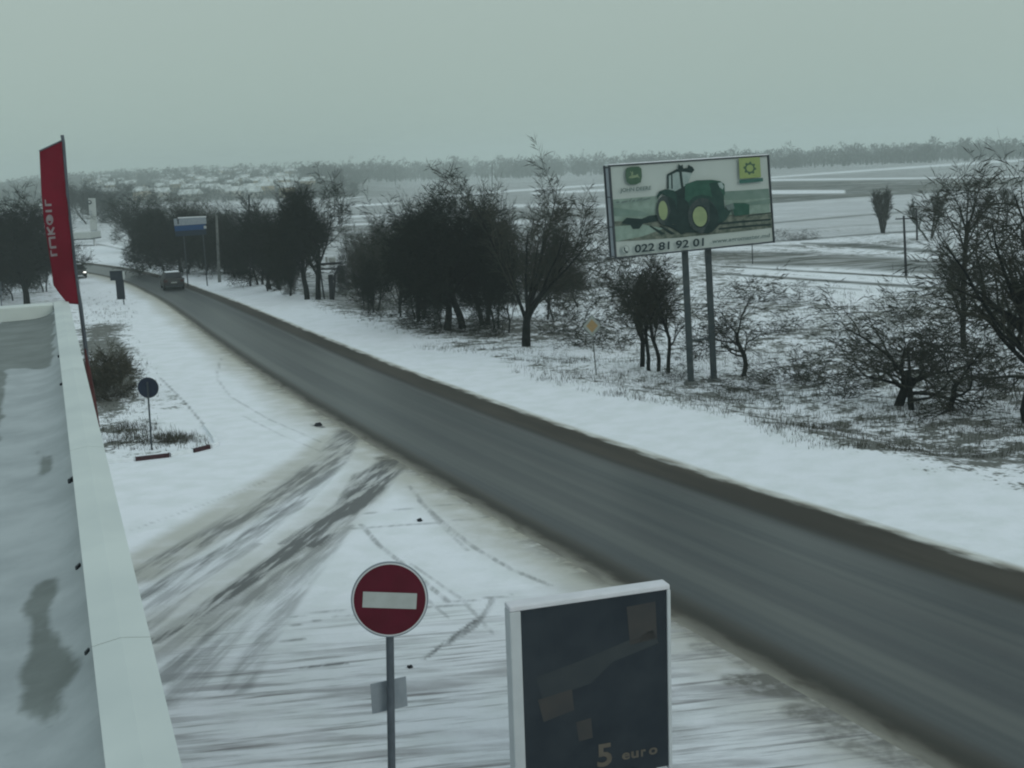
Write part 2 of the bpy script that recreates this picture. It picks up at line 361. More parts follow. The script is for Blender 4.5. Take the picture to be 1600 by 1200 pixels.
band([(800, 326), (945, 325)], [(800, 343), (945, 341)], .8, 2)
band([(800, 345), (1000, 344)], [(800, 350), (1000, 349)], .2, 1.5)
band([(800, 352), (1000, 350)], [(800, 378), (1000, 376)], .6, 3)
band([(110, 384), (170, 378), (240, 402)], [(110, 414), (170, 411), (240, 411)], .02, 2)
band([(150, 380), (240, 398)], [(150, 382), (240, 401)], .6, 1)
hillm = sstep(560, 650, GY) * sstep(-0.06, -0.15, GX / np.maximum(GY, 50))
field = field * (1 - hillm) + hillm * np.clip(1.0 + 0.18 * gnoise(GX, GY, .03, 55), 0.1, 1)
nr, na = GX.shape
verts = np.stack([GX, GY, GZs], -1).reshape(-1, 3).astype(np.float32)
i = np.arange(nr - 1)[:, None] * na + np.arange(na - 1)[None, :]
faces = np.stack([i, i + 1, i + 1 + na, i + na], -1).reshape(-1, 4)[:, ::-1]
def grid_mesh(name, verts, faces, cols=None):
    me = bpy.data.meshes.new(name); me.vertices.add(len(verts)); me.vertices.foreach_set('co', np.ascontiguousarray(verts, np.float32).ravel())
    me.loops.add(faces.size); me.loops.foreach_set('vertex_index', np.ascontiguousarray(faces, np.int32).ravel())
    me.polygons.add(len(faces)); me.polygons.foreach_set('loop_start', np.arange(len(faces), dtype=np.int32) * 4)
    me.polygons.foreach_set('use_smooth', np.ones(len(faces), bool)); me.update(calc_edges=True)
    for k, v in (cols or {}).items():
        at_ = me.attributes.new(k, 'FLOAT_COLOR', 'POINT'); at_.data.foreach_set('color', np.ascontiguousarray(v, np.float32).ravel())
    o = bpy.data.objects.new(name, me); col.objects.link(o); return o
# centre hole is closed by a fan ring of its own radius (two metres, below the building)
ground = grid_mesh('ground', verts, faces, {'mask': np.stack([asph, slush, weed, field], -1).reshape(-1, 4),
      'mask2': np.stack([streak, mud, onroad * 0, onroad * 0 + 1], -1).reshape(-1, 4)})
tag(ground, kind='structure')

class NT:
    """small node-graph writer"""
    def __init__(s, name):
        s.m = bpy.data.materials.new(name); s.m.use_nodes = True; s.t = s.m.node_tree; s.b = s.t.nodes['Principled BSDF']
        s.geo = s.t.nodes.new('ShaderNodeNewGeometry')
    def lk(s, a, b):
        if isinstance(a, (int, float)): b.default_value = a
        elif isinstance(a, tuple): b.default_value = (*a, 1) if len(a) == 3 else a
        else: s.t.links.new(a, b)
    def math(s, op, a, b=0.0, c=None, clamp=False):
        n = s.t.nodes.new('ShaderNodeMath'); n.operation = op; n.use_clamp = clamp; s.lk(a, n.inputs[0]); s.lk(b, n.inputs[1])
        if c is not None: s.lk(c, n.inputs[2])
        return n.outputs[0]
    def noise(s, scale, detail=4, stretch=(1, 1, 1), rot=0.0, vec=None, rough=0.55):
        mp = s.t.nodes.new('ShaderNodeMapping'); mp.inputs['Scale'].default_value = stretch; 
        r = s.t.nodes.new('ShaderNodeVectorRotate'); r.rotation_type = 'Z_AXIS'; r.inputs['Angle'].default_value = -rot
        s.t.links.new(vec or s.geo.outputs['Position'], r.inputs['Vector']); s.t.links.new(r.outputs[0], mp.inputs[0])
        n = s.t.nodes.new('ShaderNodeTexNoise'); n.inputs['Scale'].default_value = scale; n.inputs['Detail'].default_value = detail; n.inputs['Roughness'].default_value = rough
        s.t.links.new(mp.outputs[0], n.inputs['Vector']); return n.outputs[0]
    def step(s, x, a, b, lo=0.0, hi=1.0):
        n = s.t.nodes.new('ShaderNodeMapRange'); n.interpolation_type = 'SMOOTHSTEP'; s.lk(x, n.inputs[0])
        s.lk(a, n.inputs[1]); s.lk(b, n.inputs[2]); s.lk(lo, n.inputs[3]); s.lk(hi, n.inputs[4]); return n.outputs[0]
    def mix(s, f, a, b):
        n = s.t.nodes.new('ShaderNodeMix'); n.data_type = 'RGBA'; s.lk(f, n.inputs[0]); s.lk(a, n.inputs[6]); s.lk(b, n.inputs[7]); return n.outputs[2]
    def attr(s, name):
        n = s.t.nodes.new('ShaderNodeAttribute'); n.attribute_name = name; q = s.t.nodes.new('ShaderNodeSeparateColor'); s.t.links.new(n.outputs['Color'], q.inputs[0])
        return q.outputs[0], q.outputs[1], q.outputs[2], n.outputs['Alpha']
    def bump(s, h, st, d):
        n = s.t.nodes.new('ShaderNodeBump'); n.inputs['Strength'].default_value = st; n.inputs['Distance'].default_value = d; s.lk(h, n.inputs['Height']); s.lk(n.outputs[0], s.b.inputs['Normal'])
G = NT('snowy_ground'); a_, s_, w_, f_ = G.attr('mask'); k_, m_, _, _ = G.attr('mask2')
nf = G.noise(6.0, 6); nm = G.noise(1.1, 6); nl = G.noise(.12, 4); nfine = G.noise(22.0, 5)
dv = g(500, 730) - g(215, 905); da_ = math.atan2(dv.y, dv.x)
trk = G.noise(2.6, 6, (.13, 1, 1), da_); trk2 = G.noise(7, 5, (.10, 1.0, 1), da_ + .05)
c = G.mix(G.step(nm, .35, .7), SNOW, (0.72, 0.755, 0.775))
c = G.mix(G.step(nf, .62, .78, 0, .35), c, (0.60, 0.64, 0.66))
c = G.mix(G.math('MULTIPLY', s_, G.step(nm, .2, .6, .7, 1.1), clamp=True), c, (0.40, 0.39, 0.33))
st1 = G.noise(1.3, 7, (0.22, 2.1, 1), R(4)); st2 = G.noise(3.2, 6, (.14, 2.2, 1), R(9)); st3 = G.noise(.8, 5, (.5, 1.2, 1), R(-15))
sm = G.math('MULTIPLY', G.math('MULTIPLY', k_, G.step(st3, .3, .62, .25, 1.0)), G.math('MAXIMUM', G.step(st1, .46, .62), G.step(st2, .50, .66)))
c = G.mix(G.math('MULTIPLY', k_, .28), c, (.42, .42, .44)); c = G.mix(G.math('MULTIPLY', sm, .80), c, (0.27, 0.265, 0.275))
c = G.mix(G.math('MULTIPLY', G.math('MULTIPLY', k_, G.step(st2, .58, .72)), .6), c, (0.16, .15, .145))
af_ = G.math('MULTIPLY', a_, G.step(G.math('ADD', G.math('MULTIPLY', trk, .6), G.math('MULTIPLY', trk2, .4)), .40, .58, .30, 1.35), clamp=True)
c = G.mix(G.math('MULTIPLY', af_, .92), c, (0.10, 0.105, 0.105))
mz = G.noise(1.2, 6, (.45, 1.6, 1), R(6)); c = G.mix(G.math('MULTIPLY', G.math('MULTIPLY', m_, G.step(G.math('ADD', G.math('MULTIPLY', mz, .6), G.math('MULTIPLY', nf, .4)), .36, .58, .25, 1.2), clamp=True), .9), c, (.12, .118, .105))
wt = G.math('ADD', G.math('MULTIPLY', nm, .55), G.math('MULTIPLY', nf, .45))
thr = G.math('SUBTRACT', .70, G.math('MULTIPLY', w_, .36))
wm = G.math('MULTIPLY', G.step(wt, thr, G.math('ADD', thr, .09)), G.step(w_, .02, .2))
c = G.mix(G.math('MULTIPLY', wm, .92), c, G.mix(G.step(nfine, .4, .6), (0.05, 0.056, 0.045), (0.095, .095, .075)))
fz = G.noise(.6, 7, (.22, 1.0, 1), R(-6)); fb = G.noise(.045, 5, (.25, 2.2, 1), R(-4))
fm = G.math('MULTIPLY', f_, G.step(G.math('ADD', G.math('MULTIPLY', fz, .6), G.math('MULTIPLY', fb, .4)), .33, .58, .55, 1.15), clamp=True)
c = G.mix(fm, c, G.mix(G.step(nl, .4, .6), (0.045, 0.055, 0.046), (0.075, 0.078, 0.062)))
G.lk(c, G.b.inputs['Base Color']); G.b.inputs['Roughness'].default_value = .85; G.b.inputs['Specular IOR Level'].default_value = .25
G.bump(G.math('ADD', G.math('ADD', nm, G.math('MULTIPLY', nf, .35)), G.math('MULTIPLY', sm, -.5)), .5, .12)
ground.data.materials.append(G.m)

# ------------------------------------------------------------------ the road
aa = np.r_[np.arange(-30, 120, .5), np.arange(120, 330, 2)]; uu = np.r_[np.linspace(-.06, .1, 12), np.linspace(.12, .88, 24), np.linspace(.9, 1.13, 12)]
AA, UU = np.meshgrid(aa, uu, indexing='ij'); n_, f2 = cn_(AA), cf_(AA); f2 = np.maximum(f2, n_ + 4.5)
n_ = np.minimum(n_, f2 - 4.5)
CC = n_ + UU * (f2 - n_)
RX = AA * ax[0] + CC * pxv[0]; RY = AA * ax[1] + CC * pxv[1]
RZ = plane(RX, RY) + 0.03 + 0.05 * np.clip(1 - (2 * UU - 1) ** 2, -.2, 1) - .055 * sstep(0, .13, UU - 1) - .055 * sstep(0, .055, -UU)
RZ = RZ + (H(RX, RY) - plane(RX, RY)) * sstep(0, .1, np.maximum(-UU, UU - 1))
na2 = len(uu); i = np.arange(len(aa) - 1)[:, None] * na2 + np.arange(na2 - 1)[None, :]
fc = np.stack([i, i + 1, i + 1 + na2, i + na2], -1).reshape(-1, 4)
road = grid_mesh('road', np.stack([RX, RY, RZ], -1).reshape(-1, 3), fc[:, ::-1], {'mask': np.stack([UU * .5 + .25, AA / 400, UU * 0, UU * 0 + 1], -1).reshape(-1, 4)})
tag(road, kind='structure')
Q = NT('wet_road'); u0, v0, _, _ = Q.attr('mask')
u = Q.math('MULTIPLY_ADD', u0, 2.0, -.5); v = Q.math('MULTIPLY', v0, 400.0)
cv = Q.t.nodes.new('ShaderNodeCombineXYZ'); Q.lk(Q.math('MULTIPLY', u, 7.0), cv.inputs[0]); Q.lk(v, cv.inputs[1])
s1 = Q.noise(1.0, 3, (1, .012, 1), 0, cv.outputs[0]); s2 = Q.noise(5, 3, (1, .01, 1), 0, cv.outputs[0]); s3 = Q.noise(.8, 5, (.8, .12, 1), 0, cv.outputs[0])
s4 = Q.noise(2.2, 5, (1, .35, 1), 0, cv.outputs[0])
uw = Q.math('ADD', u, Q.math('MULTIPLY_ADD', s3, .05, -.025))
base = Q.mix(Q.step(Q.math('ADD', Q.math('MULTIPLY', s1, .82), Q.math('MULTIPLY', s2, .18)), .38, .62), (0.036, .044, .049), (0.084, .092, .088))
for cpos, wd, st in ((.30, .05, .5), (.50, .035, .7), (.74, .05, .5)):                      # darker wheel paths
    dd = Q.math('ABSOLUTE', Q.math('SUBTRACT', uw, cpos)); base = Q.mix(Q.step(dd, .0, wd * 1.6, st, 0), base, (0.045, .05, .054))
slc = Q.mix(Q.step(s3, .4, .6), (0.042, .039, .032), (0.060, .055, .045))
grn = Q.noise(60, 3, (1, .35, 1), 0, cv.outputs[0]); base = Q.mix(Q.step(grn, .55, .75, 0, .35), base, (.14, .145, .14))
base = Q.mix(Q.step(uw, .76, .84), base, slc)                                            # brown slush on the far side
base = Q.mix(Q.step(Q.math('ABSOLUTE', Q.math('SUBTRACT', uw, .815)), 0, .04, .6, 0), base, (0.03, .032, .03))
base = Q.mix(Q.step(uw, .12, .05, 0, 1), base, slc); base = Q.mix(Q.step(Q.math('ABSOLUTE', Q.math('SUBTRACT', uw, .045)), 0, .045, .75, 0), base, (.032, .034, .029))
ur = Q.math('ADD', uw, Q.math('MULTIPLY_ADD', s4, .09, -.045)); base = Q.mix(Q.step(ur, .985, 1.05), base, Q.mix(Q.step(s4, .4, .6), (.36, .35, .31), (0.56, .57, .54)))
base = Q.mix(Q.step(uw, 1.04, 1.10), base, (.76, .79, .81))
un = Q.math('ADD', uw, Q.math('MULTIPLY_ADD', s4, .13, -.065)); base = Q.mix(Q.step(un, .035, -.05, 0, 1), base, Q.mix(Q.step(s4, .35, .6), (.17, .165, .145), (.34, .335, .29)))
Q.lk(base, Q.b.inputs['Base Color'])
Q.lk(Q.step(Q.math('ABSOLUTE', Q.math('SUBTRACT', u, .42)), .3, .44, .38, .95), Q.b.inputs['Roughness']); Q.b.inputs['Specular IOR Level'].default_value = .27
Q.bump(s4, .25, .03)
road.data.materials.append(Q.m)

# ------------------------------------------------------------------ petrol station canopy we look down on
ZC = 6.0; P0, P1 = Vector((-1.5 + 1.4, 4.9 - 3.73, 0)), None
def onz(px, py, z):
    d = ray(px, py); Y = (z - CH) / d.z; return Vector((d.x * Y, Y, z))
e0, e1 = onz(285, 1200, ZC), onz(107, 470, ZC); i0, i1 = onz(165, 1200, ZC), onz(86, 472, ZC)
ed = (e1 - e0).normalized(); en = Vector((-ed.y, ed.x, 0)); eo = e0 - ed * 9; elen = (e1 - eo).length
def rf(a, b, z): return eo + ed * a + en * b + Vector((0, 0, z - ZC))      # a along the edge, b inwards
cw = abs((i0 - e0).dot(en)); canopy = thing('station_canopy', 'flat snowy station canopy roof with wet patches and a white parapet at lower left', 'canopy', rf(0, 0, ZC))
def lc(p): return p - canopy.location
DW = 9.0
mb = MB()
for q in range(6):                                                        # parapet cap in sheets with seams
    a0, a1 = q * elen / 6 + .006, (q + 1) * elen / 6 - .006
    P = [(0, -.05), (0, .0), (cw * .5, .025), (cw, 0), (cw, -.05)]
    V = [lc(rf(a, b, ZC + z)) for a in (a0, a1) for b, z in P]
    mb.add(V, [(k, k + 1, k + 6, k + 5) for k in range(4)] + [(0, 5, 9, 4), (4, 3, 2, 1, 0), (5, 6, 7, 8, 9)])
mb.build('parapet_cap', M['cap'], canopy)
mb = MB(); V = [lc(rf(a, b, z)) for z in (ZC - 1.1, ZC - .052) for a, b in ((0, .03), (elen - .02, .03), (elen - .02, cw - .03), (0, cw - .03))]
mb.add(V, [(0, 1, 2, 3), (7, 6, 5, 4), (0, 4, 5, 1), (1, 5, 6, 2), (2, 6, 7, 3), (3, 7, 4, 0)]); mb.build('fascia', M['fascia'], canopy)
bw = .5; mb = MB()                                                        # end parapet
V = [lc(rf(a, b, z)) for z in (ZC - .6, ZC) for a, b in ((elen - bw, cw + .004), (elen, cw + .004), (elen, 2.6), (elen - bw, 2.6))]
mb.add(V, [(0, 1, 2, 3), (7, 6, 5, 4), (0, 4, 5, 1), (1, 5, 6, 2), (2, 6, 7, 3), (3, 7, 4, 0)])
V = [lc(rf(a, b, z)) for z in (ZC - .6, ZC - .16) for a, b in ((elen - bw * 1.2, 2.7), (elen - .1, 2.7), (elen - .3, DW), (elen - bw * 1.5, DW))]
mb.add(V, [(0, 1, 2, 3), (7, 6, 5, 4), (0, 4, 5, 1), (1, 5, 6, 2), (2, 6, 7, 3), (3, 7, 4, 0)])
V = [lc(rf(a, b, z)) for z in (ZC - .5, ZC - .1) for a, b in ((elen - 4.2, 2.62), (elen - .3, 2.62), (elen - .3, 2.85), (elen - 4.2, 2.85))]
bevel(mb.build('end_parapet', M['cap'], canopy), .03)
da, db = np.linspace(0, elen, 260), np.linspace(cw - .03, DW, 150); DA, DB = np.meshgrid(da, db, indexing='ij')
DP = np.array(eo)[None, None] + DA[..., None] * np.array(ed) + DB[..., None] * np.array(en); DZ = ZC - .30 + .02 * np.sin(DA * .8) - .0 * DB + .16 * np.exp(-(DB - cw) / .18)
dpx, dpy = proj(DP[..., 0], np.maximum(DP[..., 1], .5), DZ)
dpx = dpx + 6 * gnoise(DA, DB, 7, 2); dpy = dpy + 9 * gnoise(DA, DB, 6, 6)
wet = np.zeros_like(DA)
for P in ([(52, 910), (82, 905), (85, 925), (72, 945), (88, 985), (118, 1025), (115, 1070), (78, 1090), (95, 1100), (130, 1135), (60, 1130), (15, 1095), (40, 1075), (22, 1060), (45, 1020), (50, 985), (30, 955), (50, 940)],
          [(20, 492), (84, 486), (82, 572), (10, 578), (2, 610), (-30, 660), (-30, 520)], [(58, 708), (80, 706), (80, 742), (62, 740)], [(-30, 600), (8, 600), (-5, 700), (-30, 700)]):
    wet = np.maximum(wet, inpoly(dpx, dpy, P).astype(float))
for _ in range(2): wet[1:-1, 1:-1] = (wet[1:-1, 1:-1] * 2 + wet[:-2, 1:-1] + wet[2:, 1:-1] + wet[1:-1, :-2] + wet[1:-1, 2:]) / 6
DPl = np.concatenate([DP[..., :2], DZ[..., None]], -1) - np.array(canopy.location)
nb = len(db); i = np.arange(len(da) - 1)[:, None] * nb + np.arange(nb - 1)[None, :]
deck = grid_mesh('roof_deck', DPl.reshape(-1, 3), np.stack([i, i + nb, i + 1 + nb, i + 1], -1).reshape(-1, 4)[:, ::-1], {'mask': np.stack([wet, DA * 0, DA * 0, DA * 0 + 1], -1).reshape(-1, 4)})
deck.parent = canopy
D = NT('roof_snow'); w1_, _, _, _ = D.attr('mask'); n1 = D.noise(1.6, 6); n2 = D.noise(9, 5)
c = D.mix(D.step(n1, .3, .7), (0.28, .315, .33), (0.38, .42, .435)); c = D.mix(D.step(n2, .6, .8, 0, .5), c, (.26, .30, .31))
c = D.mix(D.step(D.math('ADD', w1_, D.math('MULTIPLY_ADD', n2, .5, -.25)), .25, .75, 0, 1), c, D.mix(D.step(n1, .3, .7), (.10, .12, .115), (.155, .18, .175)))
D.lk(c, D.b.inputs['Base Color']); D.b.inputs['Roughness'].default_value = .6; D.bump(n2, .3, .02); deck.data.materials.append(D.m)
mb = MB(); V = [lc(rf(a, b, z)) for z in (ZC - 1.1, ZC - .36) for a, b in ((0, cw), (elen - .05, cw), (elen - .05, DW), (0, DW))]
mb.add(V, [(0, 1, 2, 3), (0, 4, 5, 1), (1, 5, 6, 2), (2, 6, 7, 3), (3, 7, 4, 0)]); mb.build('soffit', M['white'], canopy)
for a in (elen * .45, elen * .85):
    for b in (1.6, 7.0):
        p = lc(rf(a, b, 0)); mb = MB(); mb.tube([(p.x, p.y, -ZC - .7), (p.x, p.y, -1.12)], .16, 12); mb.build('column', M['white'], canopy)
p = rf(elen - .32, 2.66, ZC + .02); 
for (px, py, rr) in ((111, 750, .05), (122, 885, .035), (136, 1018, .028), (93, 556, .05), (96, 600, .04)):
    q = onz(px, py, ZC - .06) - canopy.location; bevel(MB().box(q, (rr * .45, rr * 2.2, rr * .8)).build('bracket', M['dsteel'], canopy), .004)
# ------------------------------------------------------------------ trees
def grow(seed, height, stems=1, lean=(0, 0), fork=0.3, spread=0.9, up=0.35, depth=5, kids=(5, 5, 5, 4, 3), wob=.18, r0=None, ratio=.62, twigr=.012, openness=1.0, outw=0.0, tl=None, r1=None, rnd=0.0):
    """returns (trunk branches, twig branches): lists of (points, radii)"""
    rg = random.Random(seed); big, small = [], []
    def br(p, d, ln, r, lv):
        n = 6 if lv == 0 else (5 if lv < 3 else 3); pts = [p.copy()]; rad = [r]; dirs = [d.copy()]
        for k in range(n):
            d = (d + Vector((rg.gauss(0, wob), rg.gauss(0, wob), rg.gauss(0, wob * .6) + (up * .12 if lv > 0 else .03)))).normalized()
            p = p + d * ln / n; pts.append(p.copy()); rad.append(max(r * (1 - (k + 1) / n * (.3 if lv == 0 and tl else .5 if lv == 0 else .8)), twigr * .6)); dirs.append(d.copy())
        (big if lv < 2 else small).append((pts, rad, lv))
        if lv >= depth: return
        kn = kids[min(lv, len(kids) - 1)]
        for k in range(kn):
            t = (fork + (1 - fork) * (k + rg.random()) / kn) if lv == 0 else (.18 + .82 * (k + rg.random()) / kn)
            x = min(t, .999) * n; j = int(x); q = pts[j].lerp(pts[j + 1], x - j); dd = dirs[j + 1]
            a = rg.uniform(0, 6.283); sd = dd.cross(Vector((math.cos(a), math.sin(a), .3))).normalized()
            ang = spread * rg.uniform(.55, 1.25) * (1.0 - .35 * t)
            nd = (dd * math.cos(ang) + sd * math.sin(ang) + Vector((0, 0, up * .25)) + Vector((q.x, q.y, 0)) * outw / max(height, 1)).normalized()
            br(q, nd, ln * (r1 if (lv == 0 and r1) else ratio) * rg.uniform(.7, 1.2) * (1.15 - .45 * t if not rnd else .95), max(rad[j] * (.62 if lv or not tl else .5), twigr), lv + 1)
    r0 = r0 or height * .022
    for s in range(stems):
        a = s * 2.4 + rg.random(); off = Vector((math.cos(a), math.sin(a), 0)) * (0 if stems == 1 else r0 * 2.2)
        d = Vector((lean[0] + (math.cos(a) * .35 * openness if stems > 1 else 0), lean[1] + (math.sin(a) * .35 * openness if stems > 1 else 0), 1)).normalized()
        br(off - Vector((0, 0, .3)), d, height * (tl or (.62 if stems > 1 else .58)), r0, 0)
    return big, small
def branches_mesh(name, brs, mt, sides=(7, 5, 3, 3, 3, 3, 3)):
    mb = MB()
    for pts, rad, lv in brs: mb.tube(pts, rad, sides[min(lv, 6)], cap=lv == 0)
    me = bpy.data.meshes.new(name); me.from_pydata(mb.v, [], mb.f); me.materials.append(mt)
    me.polygons.foreach_set('use_smooth', [True] * len(mb.f)); me.update(); return me
def tree_meshes(seed, H_, W_, mts=('bark', 'twig'), spray=0, sl=.5, sw=.012, cen=1.0, **k):
    big, small = grow(seed, H_, **k)
    allp = np.array([tuple(p) for b in big + small for p in b[0]])
    lo, hi = np.percentile(allp, 1.0, 0), np.percentile(allp, 99.3, 0)
    sz = H_ / hi[2]; sx_, sy_ = W_ / (hi[0] - lo[0]), W_ / (hi[1] - lo[1]); mxy = (hi + lo) / 2
    for b in big + small:
        for p in b[0]: f_z = min(1, max(0, p.z / hi[2])); p.x = (p.x - mxy[0] * f_z * cen) * sx_; p.y = (p.y - mxy[1] * f_z * cen) * sy_; p.z *= sz
    tm, cm = branches_mesh('trunk', big, M[mts[0]]), None
    mb = MB()
    for pts, rad, lv in small: mb.tube(pts, rad, 4 if lv < 3 else 3, cap=False)
    if spray:                                                         # the finest twigs: slivers leaving every small branch
        r2 = random.Random(seed + 7)
        for pts, rad, lv in small:
            for q in range(spray if lv > 2 else max(1, spray // 2)):
                x = r2.random() * (len(pts) - 1.001); j = int(x); p = pts[j].lerp(pts[j + 1], x - j); d = (pts[j + 1] - pts[j]).normalized()
                d = (d + Vector((r2.gauss(0, .6), r2.gauss(0, .6), r2.gauss(.1, .5)))).normalized(); s_ = d.cross(Vector((r2.gauss(0, 1), r2.gauss(0, 1), r2.gauss(0, 1)))).normalized() * sw
                l = d * sl * r2.uniform(.4, 1.3); mb.add([p - s_, p + s_, p + l * .5 + s_ * .8 + Vector((0, 0, .04)), p + l], [(0, 1, 2), (0, 2, 3)])
    cm = bpy.data.meshes.new('crown'); cm.from_pydata(mb.v, [], mb.f); cm.materials.append(M[mts[1]]); cm.update()
    return tm, cm
def place_tree(meshes, base, label, name='bare_tree', cat='tree', s=(1, 1, 1), rz=0, group=None):
    t = thing(name, label, cat, base, rz, group); t.scale = s
    for n, me in zip(('trunk', 'crown'), meshes):
        o = bpy.data.objects.new(n, me); col.objects.link(o); o.parent = t
    return t
def px_h(base, top_y):                                                # metres for a height in the photo at that depth
    d = base.y * cp; return d / F
def mpp(b): return math.hypot(b.y, CH - b.z) / F
DENSE = dict(depth=5, kids=(8, 6, 6, 5, 4), spread=.95, up=.2)
def nat(px, py, ytop, wpx, seed, label, **k):
    b = g(px, py); m = mpp(b); name = k.pop('name', 'bare_tree'); cat = k.pop('cat', 'tree'); grp = k.pop('group', None)
    return place_tree(tree_meshes(seed, (py - ytop) * m, wpx * m, **k), b, label, name, cat, group=grp)
LM = [(925, 540, 'the orange diamond sign'), (1095, 590, 'the billboard posts'), (821, 530, 'the tall forked bare tree'), (1398, 620, 'the crooked tree'), (1500, 600, 'the large tree at right'), (715, 500, 'the broad dark tree'),
      (519, 450, 'the timber stand'), (343, 430, 'the pale concrete pole'), (274, 440, 'the grey car'), (1022, 570, 'the three thin trees'), (148, 350, 'the pillar sign'), (1414, 390, 'the wooden pole'), (300, 342, 'the blue board'), (40, 460, 'the dense tree by the flag')]
used = {}
def where(px, py, kind):
    x, y, n = min(LM, key=lambda q: (q[0] - px) ** 2 + 2.5 * (q[1] - py) ** 2); dx, dy = px - x, py - y
    if abs(dy) > 1.1 * abs(dx): w = 'behind' if dy < 0 else 'in front of'
    else: w = ('close left of' if dx < 0 else 'close right of') if abs(dx) < 45 else ('left of' if dx < 0 else 'right of')
    key = kind + ' ' + w + ' ' + n; used[key] = used.get(key, 0) + 1
    return key if used[key] == 1 else ['', '', 'second ', 'third ', 'fourth ', 'fifth ', 'sixth ', 'seventh ', 'eighth '][min(used[key], 8)] + kind + ' ' + w + ' ' + n
O_ = dict(depth=4, spray=2, sl=.42, sw=.0035, twigr=.0045, rnd=1)
D_ = dict(mts=('bark', 'dense'), depth=4, spray=3, sl=.6, sw=.006, twigr=.009, rnd=1)
W_ = dict(mts=('bark', 'dense'), depth=4, spray=3, sl=.8, sw=.011, twigr=.011, rnd=1)
nat(712, 515, 298, 190, 11, 'broad dense dark tree with a round crown left of the forked bare tree', stems=2, fork=.55, r0=.26, tl=.28, r1=1.5, kids=(8, 8, 6, 5), spread=1.15, up=.22, ratio=.60, openness=.6, **{**D_, 'spray': 5})
nat(758, 508, 312, 110, 12, 'smaller dark tree crowded against the broad dense tree', stems=2, fork=.4, tl=.3, r1=1.4, kids=(7, 6, 6, 5), spread=1.0, openness=.6, ratio=.6, **D_)
nat(821, 541, 262, 220, 23, 'tall bare tree with a thick short trunk and fanning limbs beside the verge', stems=1, fork=.62, tl=.25, r1=2.5, spread=.75, up=.30, kids=(11, 7, 5, 3), r0=.27, ratio=.42, wob=.10, **{**O_, 'spray': 4, 'sl': .6, 'sw': .004})
nat(1002, 573, 396, 95, 31, 'thin dark tree, leftmost of three under the billboard', stems=1, fork=.5, spread=.9, tl=.5, r1=.75, kids=(10, 6, 4, 3), r0=.13, ratio=.55, **{**O_, 'sw': .0045})
nat(1022, 580, 405, 80, 32, 'twin stemmed dark tree, middle of three under the billboard', stems=2, fork=.5, spread=.9, tl=.5, r1=.7, kids=(7, 5, 4, 3), r0=.10, openness=.4, ratio=.55, **O_)
nat(1046, 582, 400, 90, 33, 'slim dark tree beside the left billboard post', stems=1, fork=.5, spread=.9, tl=.5, r1=.75, kids=(8, 6, 4, 3), r0=.10, ratio=.55, **O_)
nat(1162, 588, 430, 125, 41, 'small twisted bare tree right of the billboard posts', stems=1, fork=.35, spread=.9, up=.3, tl=.45, r1=.9, kids=(7, 5, 4, 3), r0=.12, wob=.24, ratio=.55, **{**O_, 'sw': .0035})
nat(1400, 634, 462, 240, 52, 'crooked bare tree with spreading limbs on the snowy bank', stems=1, fork=.45, spread=1.1, up=.16, tl=.35, r1=1.5, kids=(7, 5, 5, 3), r0=.20, wob=.24, ratio=.58, lean=(-.08, 0), **{**O_, 'sw': .004})
nat(1442, 640, 500, 250, 53, 'low sprawling tree leaning right beside the crooked tree', stems=2, fork=.3, spread=1.1, up=.1, tl=.4, r1=1.2, kids=(5, 5, 4, 3), r0=.13, wob=.26, ratio=.62, lean=(.6, 0), **{**O_, 'sw': .0035})
nat(1640, 664, 262, 380, 64, 'largest bare tree with long arching branches at the right edge', stems=2, fork=.25, spread=1.15, up=-.02, tl=.5, r1=1.0, kids=(8, 5, 5, 3), r0=.28, wob=.17, ratio=.55, lean=(-.15, 0), openness=.6, **{**O_, 'sw': .004, 'sl': .6, 'spray': 2})
nat(1508, 545, 262, 110, 65, 'tall slender bare tree behind the large one at right', stems=1, fork=.2, spread=.75, up=.4, tl=.8, r1=.4, kids=(14, 6, 4, 3), r0=.15, ratio=.5, **{**O_, 'sw': .005, 'sl': .6})
nat(488, 468, 294, 120, 71, 'tall dark tree beside the timber stand', stems=2, fork=.5, r0=.25, tl=.35, r1=1.2, kids=(8, 8, 6, 5), spread=1.0, openness=.5, ratio=.58, **W_)
nat(430, 452, 318, 90, 72, 'dark thicket tree left of the tall dark tree', stems=2, fork=.4, r0=.2, tl=.3, r1=1.3, kids=(8, 7, 6, 5), spread=1.0, openness=.6, ratio=.58, **W_)
nat(44, 476, 318, 140, 81, 'dense dark tree behind the red flag and the canopy roof', stems=1, fork=.5, r0=.32, tl=.3, r1=1.6, kids=(11, 9, 6, 5), spread=1.15, name='dense_tree', ratio=.6, **{**W_, 'spray': 7})
nat(-25, 470, 322, 130, 82, 'dense dark tree cut by the left edge of the picture', stems=1, fork=.4, r0=.3, tl=.3, r1=1.5, kids=(10, 8, 6, 5), spread=1.15, name='dense_tree', ratio=.6, **{**W_, 'spray': 7})
F_ = dict(depth=3, spray=3, sl=1.0, sw=.03)
nat(1380, 364, 302, 24, 91, 'narrow brush shaped tree at the edge of the snowy field', stems=5, fork=.1, spread=.3, up=.9, kids=(7, 5, 4), twigr=.03, r0=.12, ratio=.5, openness=.5, **F_)
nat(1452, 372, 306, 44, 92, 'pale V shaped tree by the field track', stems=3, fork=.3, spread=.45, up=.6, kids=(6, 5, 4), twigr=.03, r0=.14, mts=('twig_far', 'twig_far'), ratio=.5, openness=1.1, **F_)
nat(1574, 352, 298, 26, 93, 'small far tree near the right edge of the field', stems=1, fork=.3, spread=.6, up=.5, kids=(9, 5, 4), twigr=.03, r0=.14, ratio=.5, **F_)
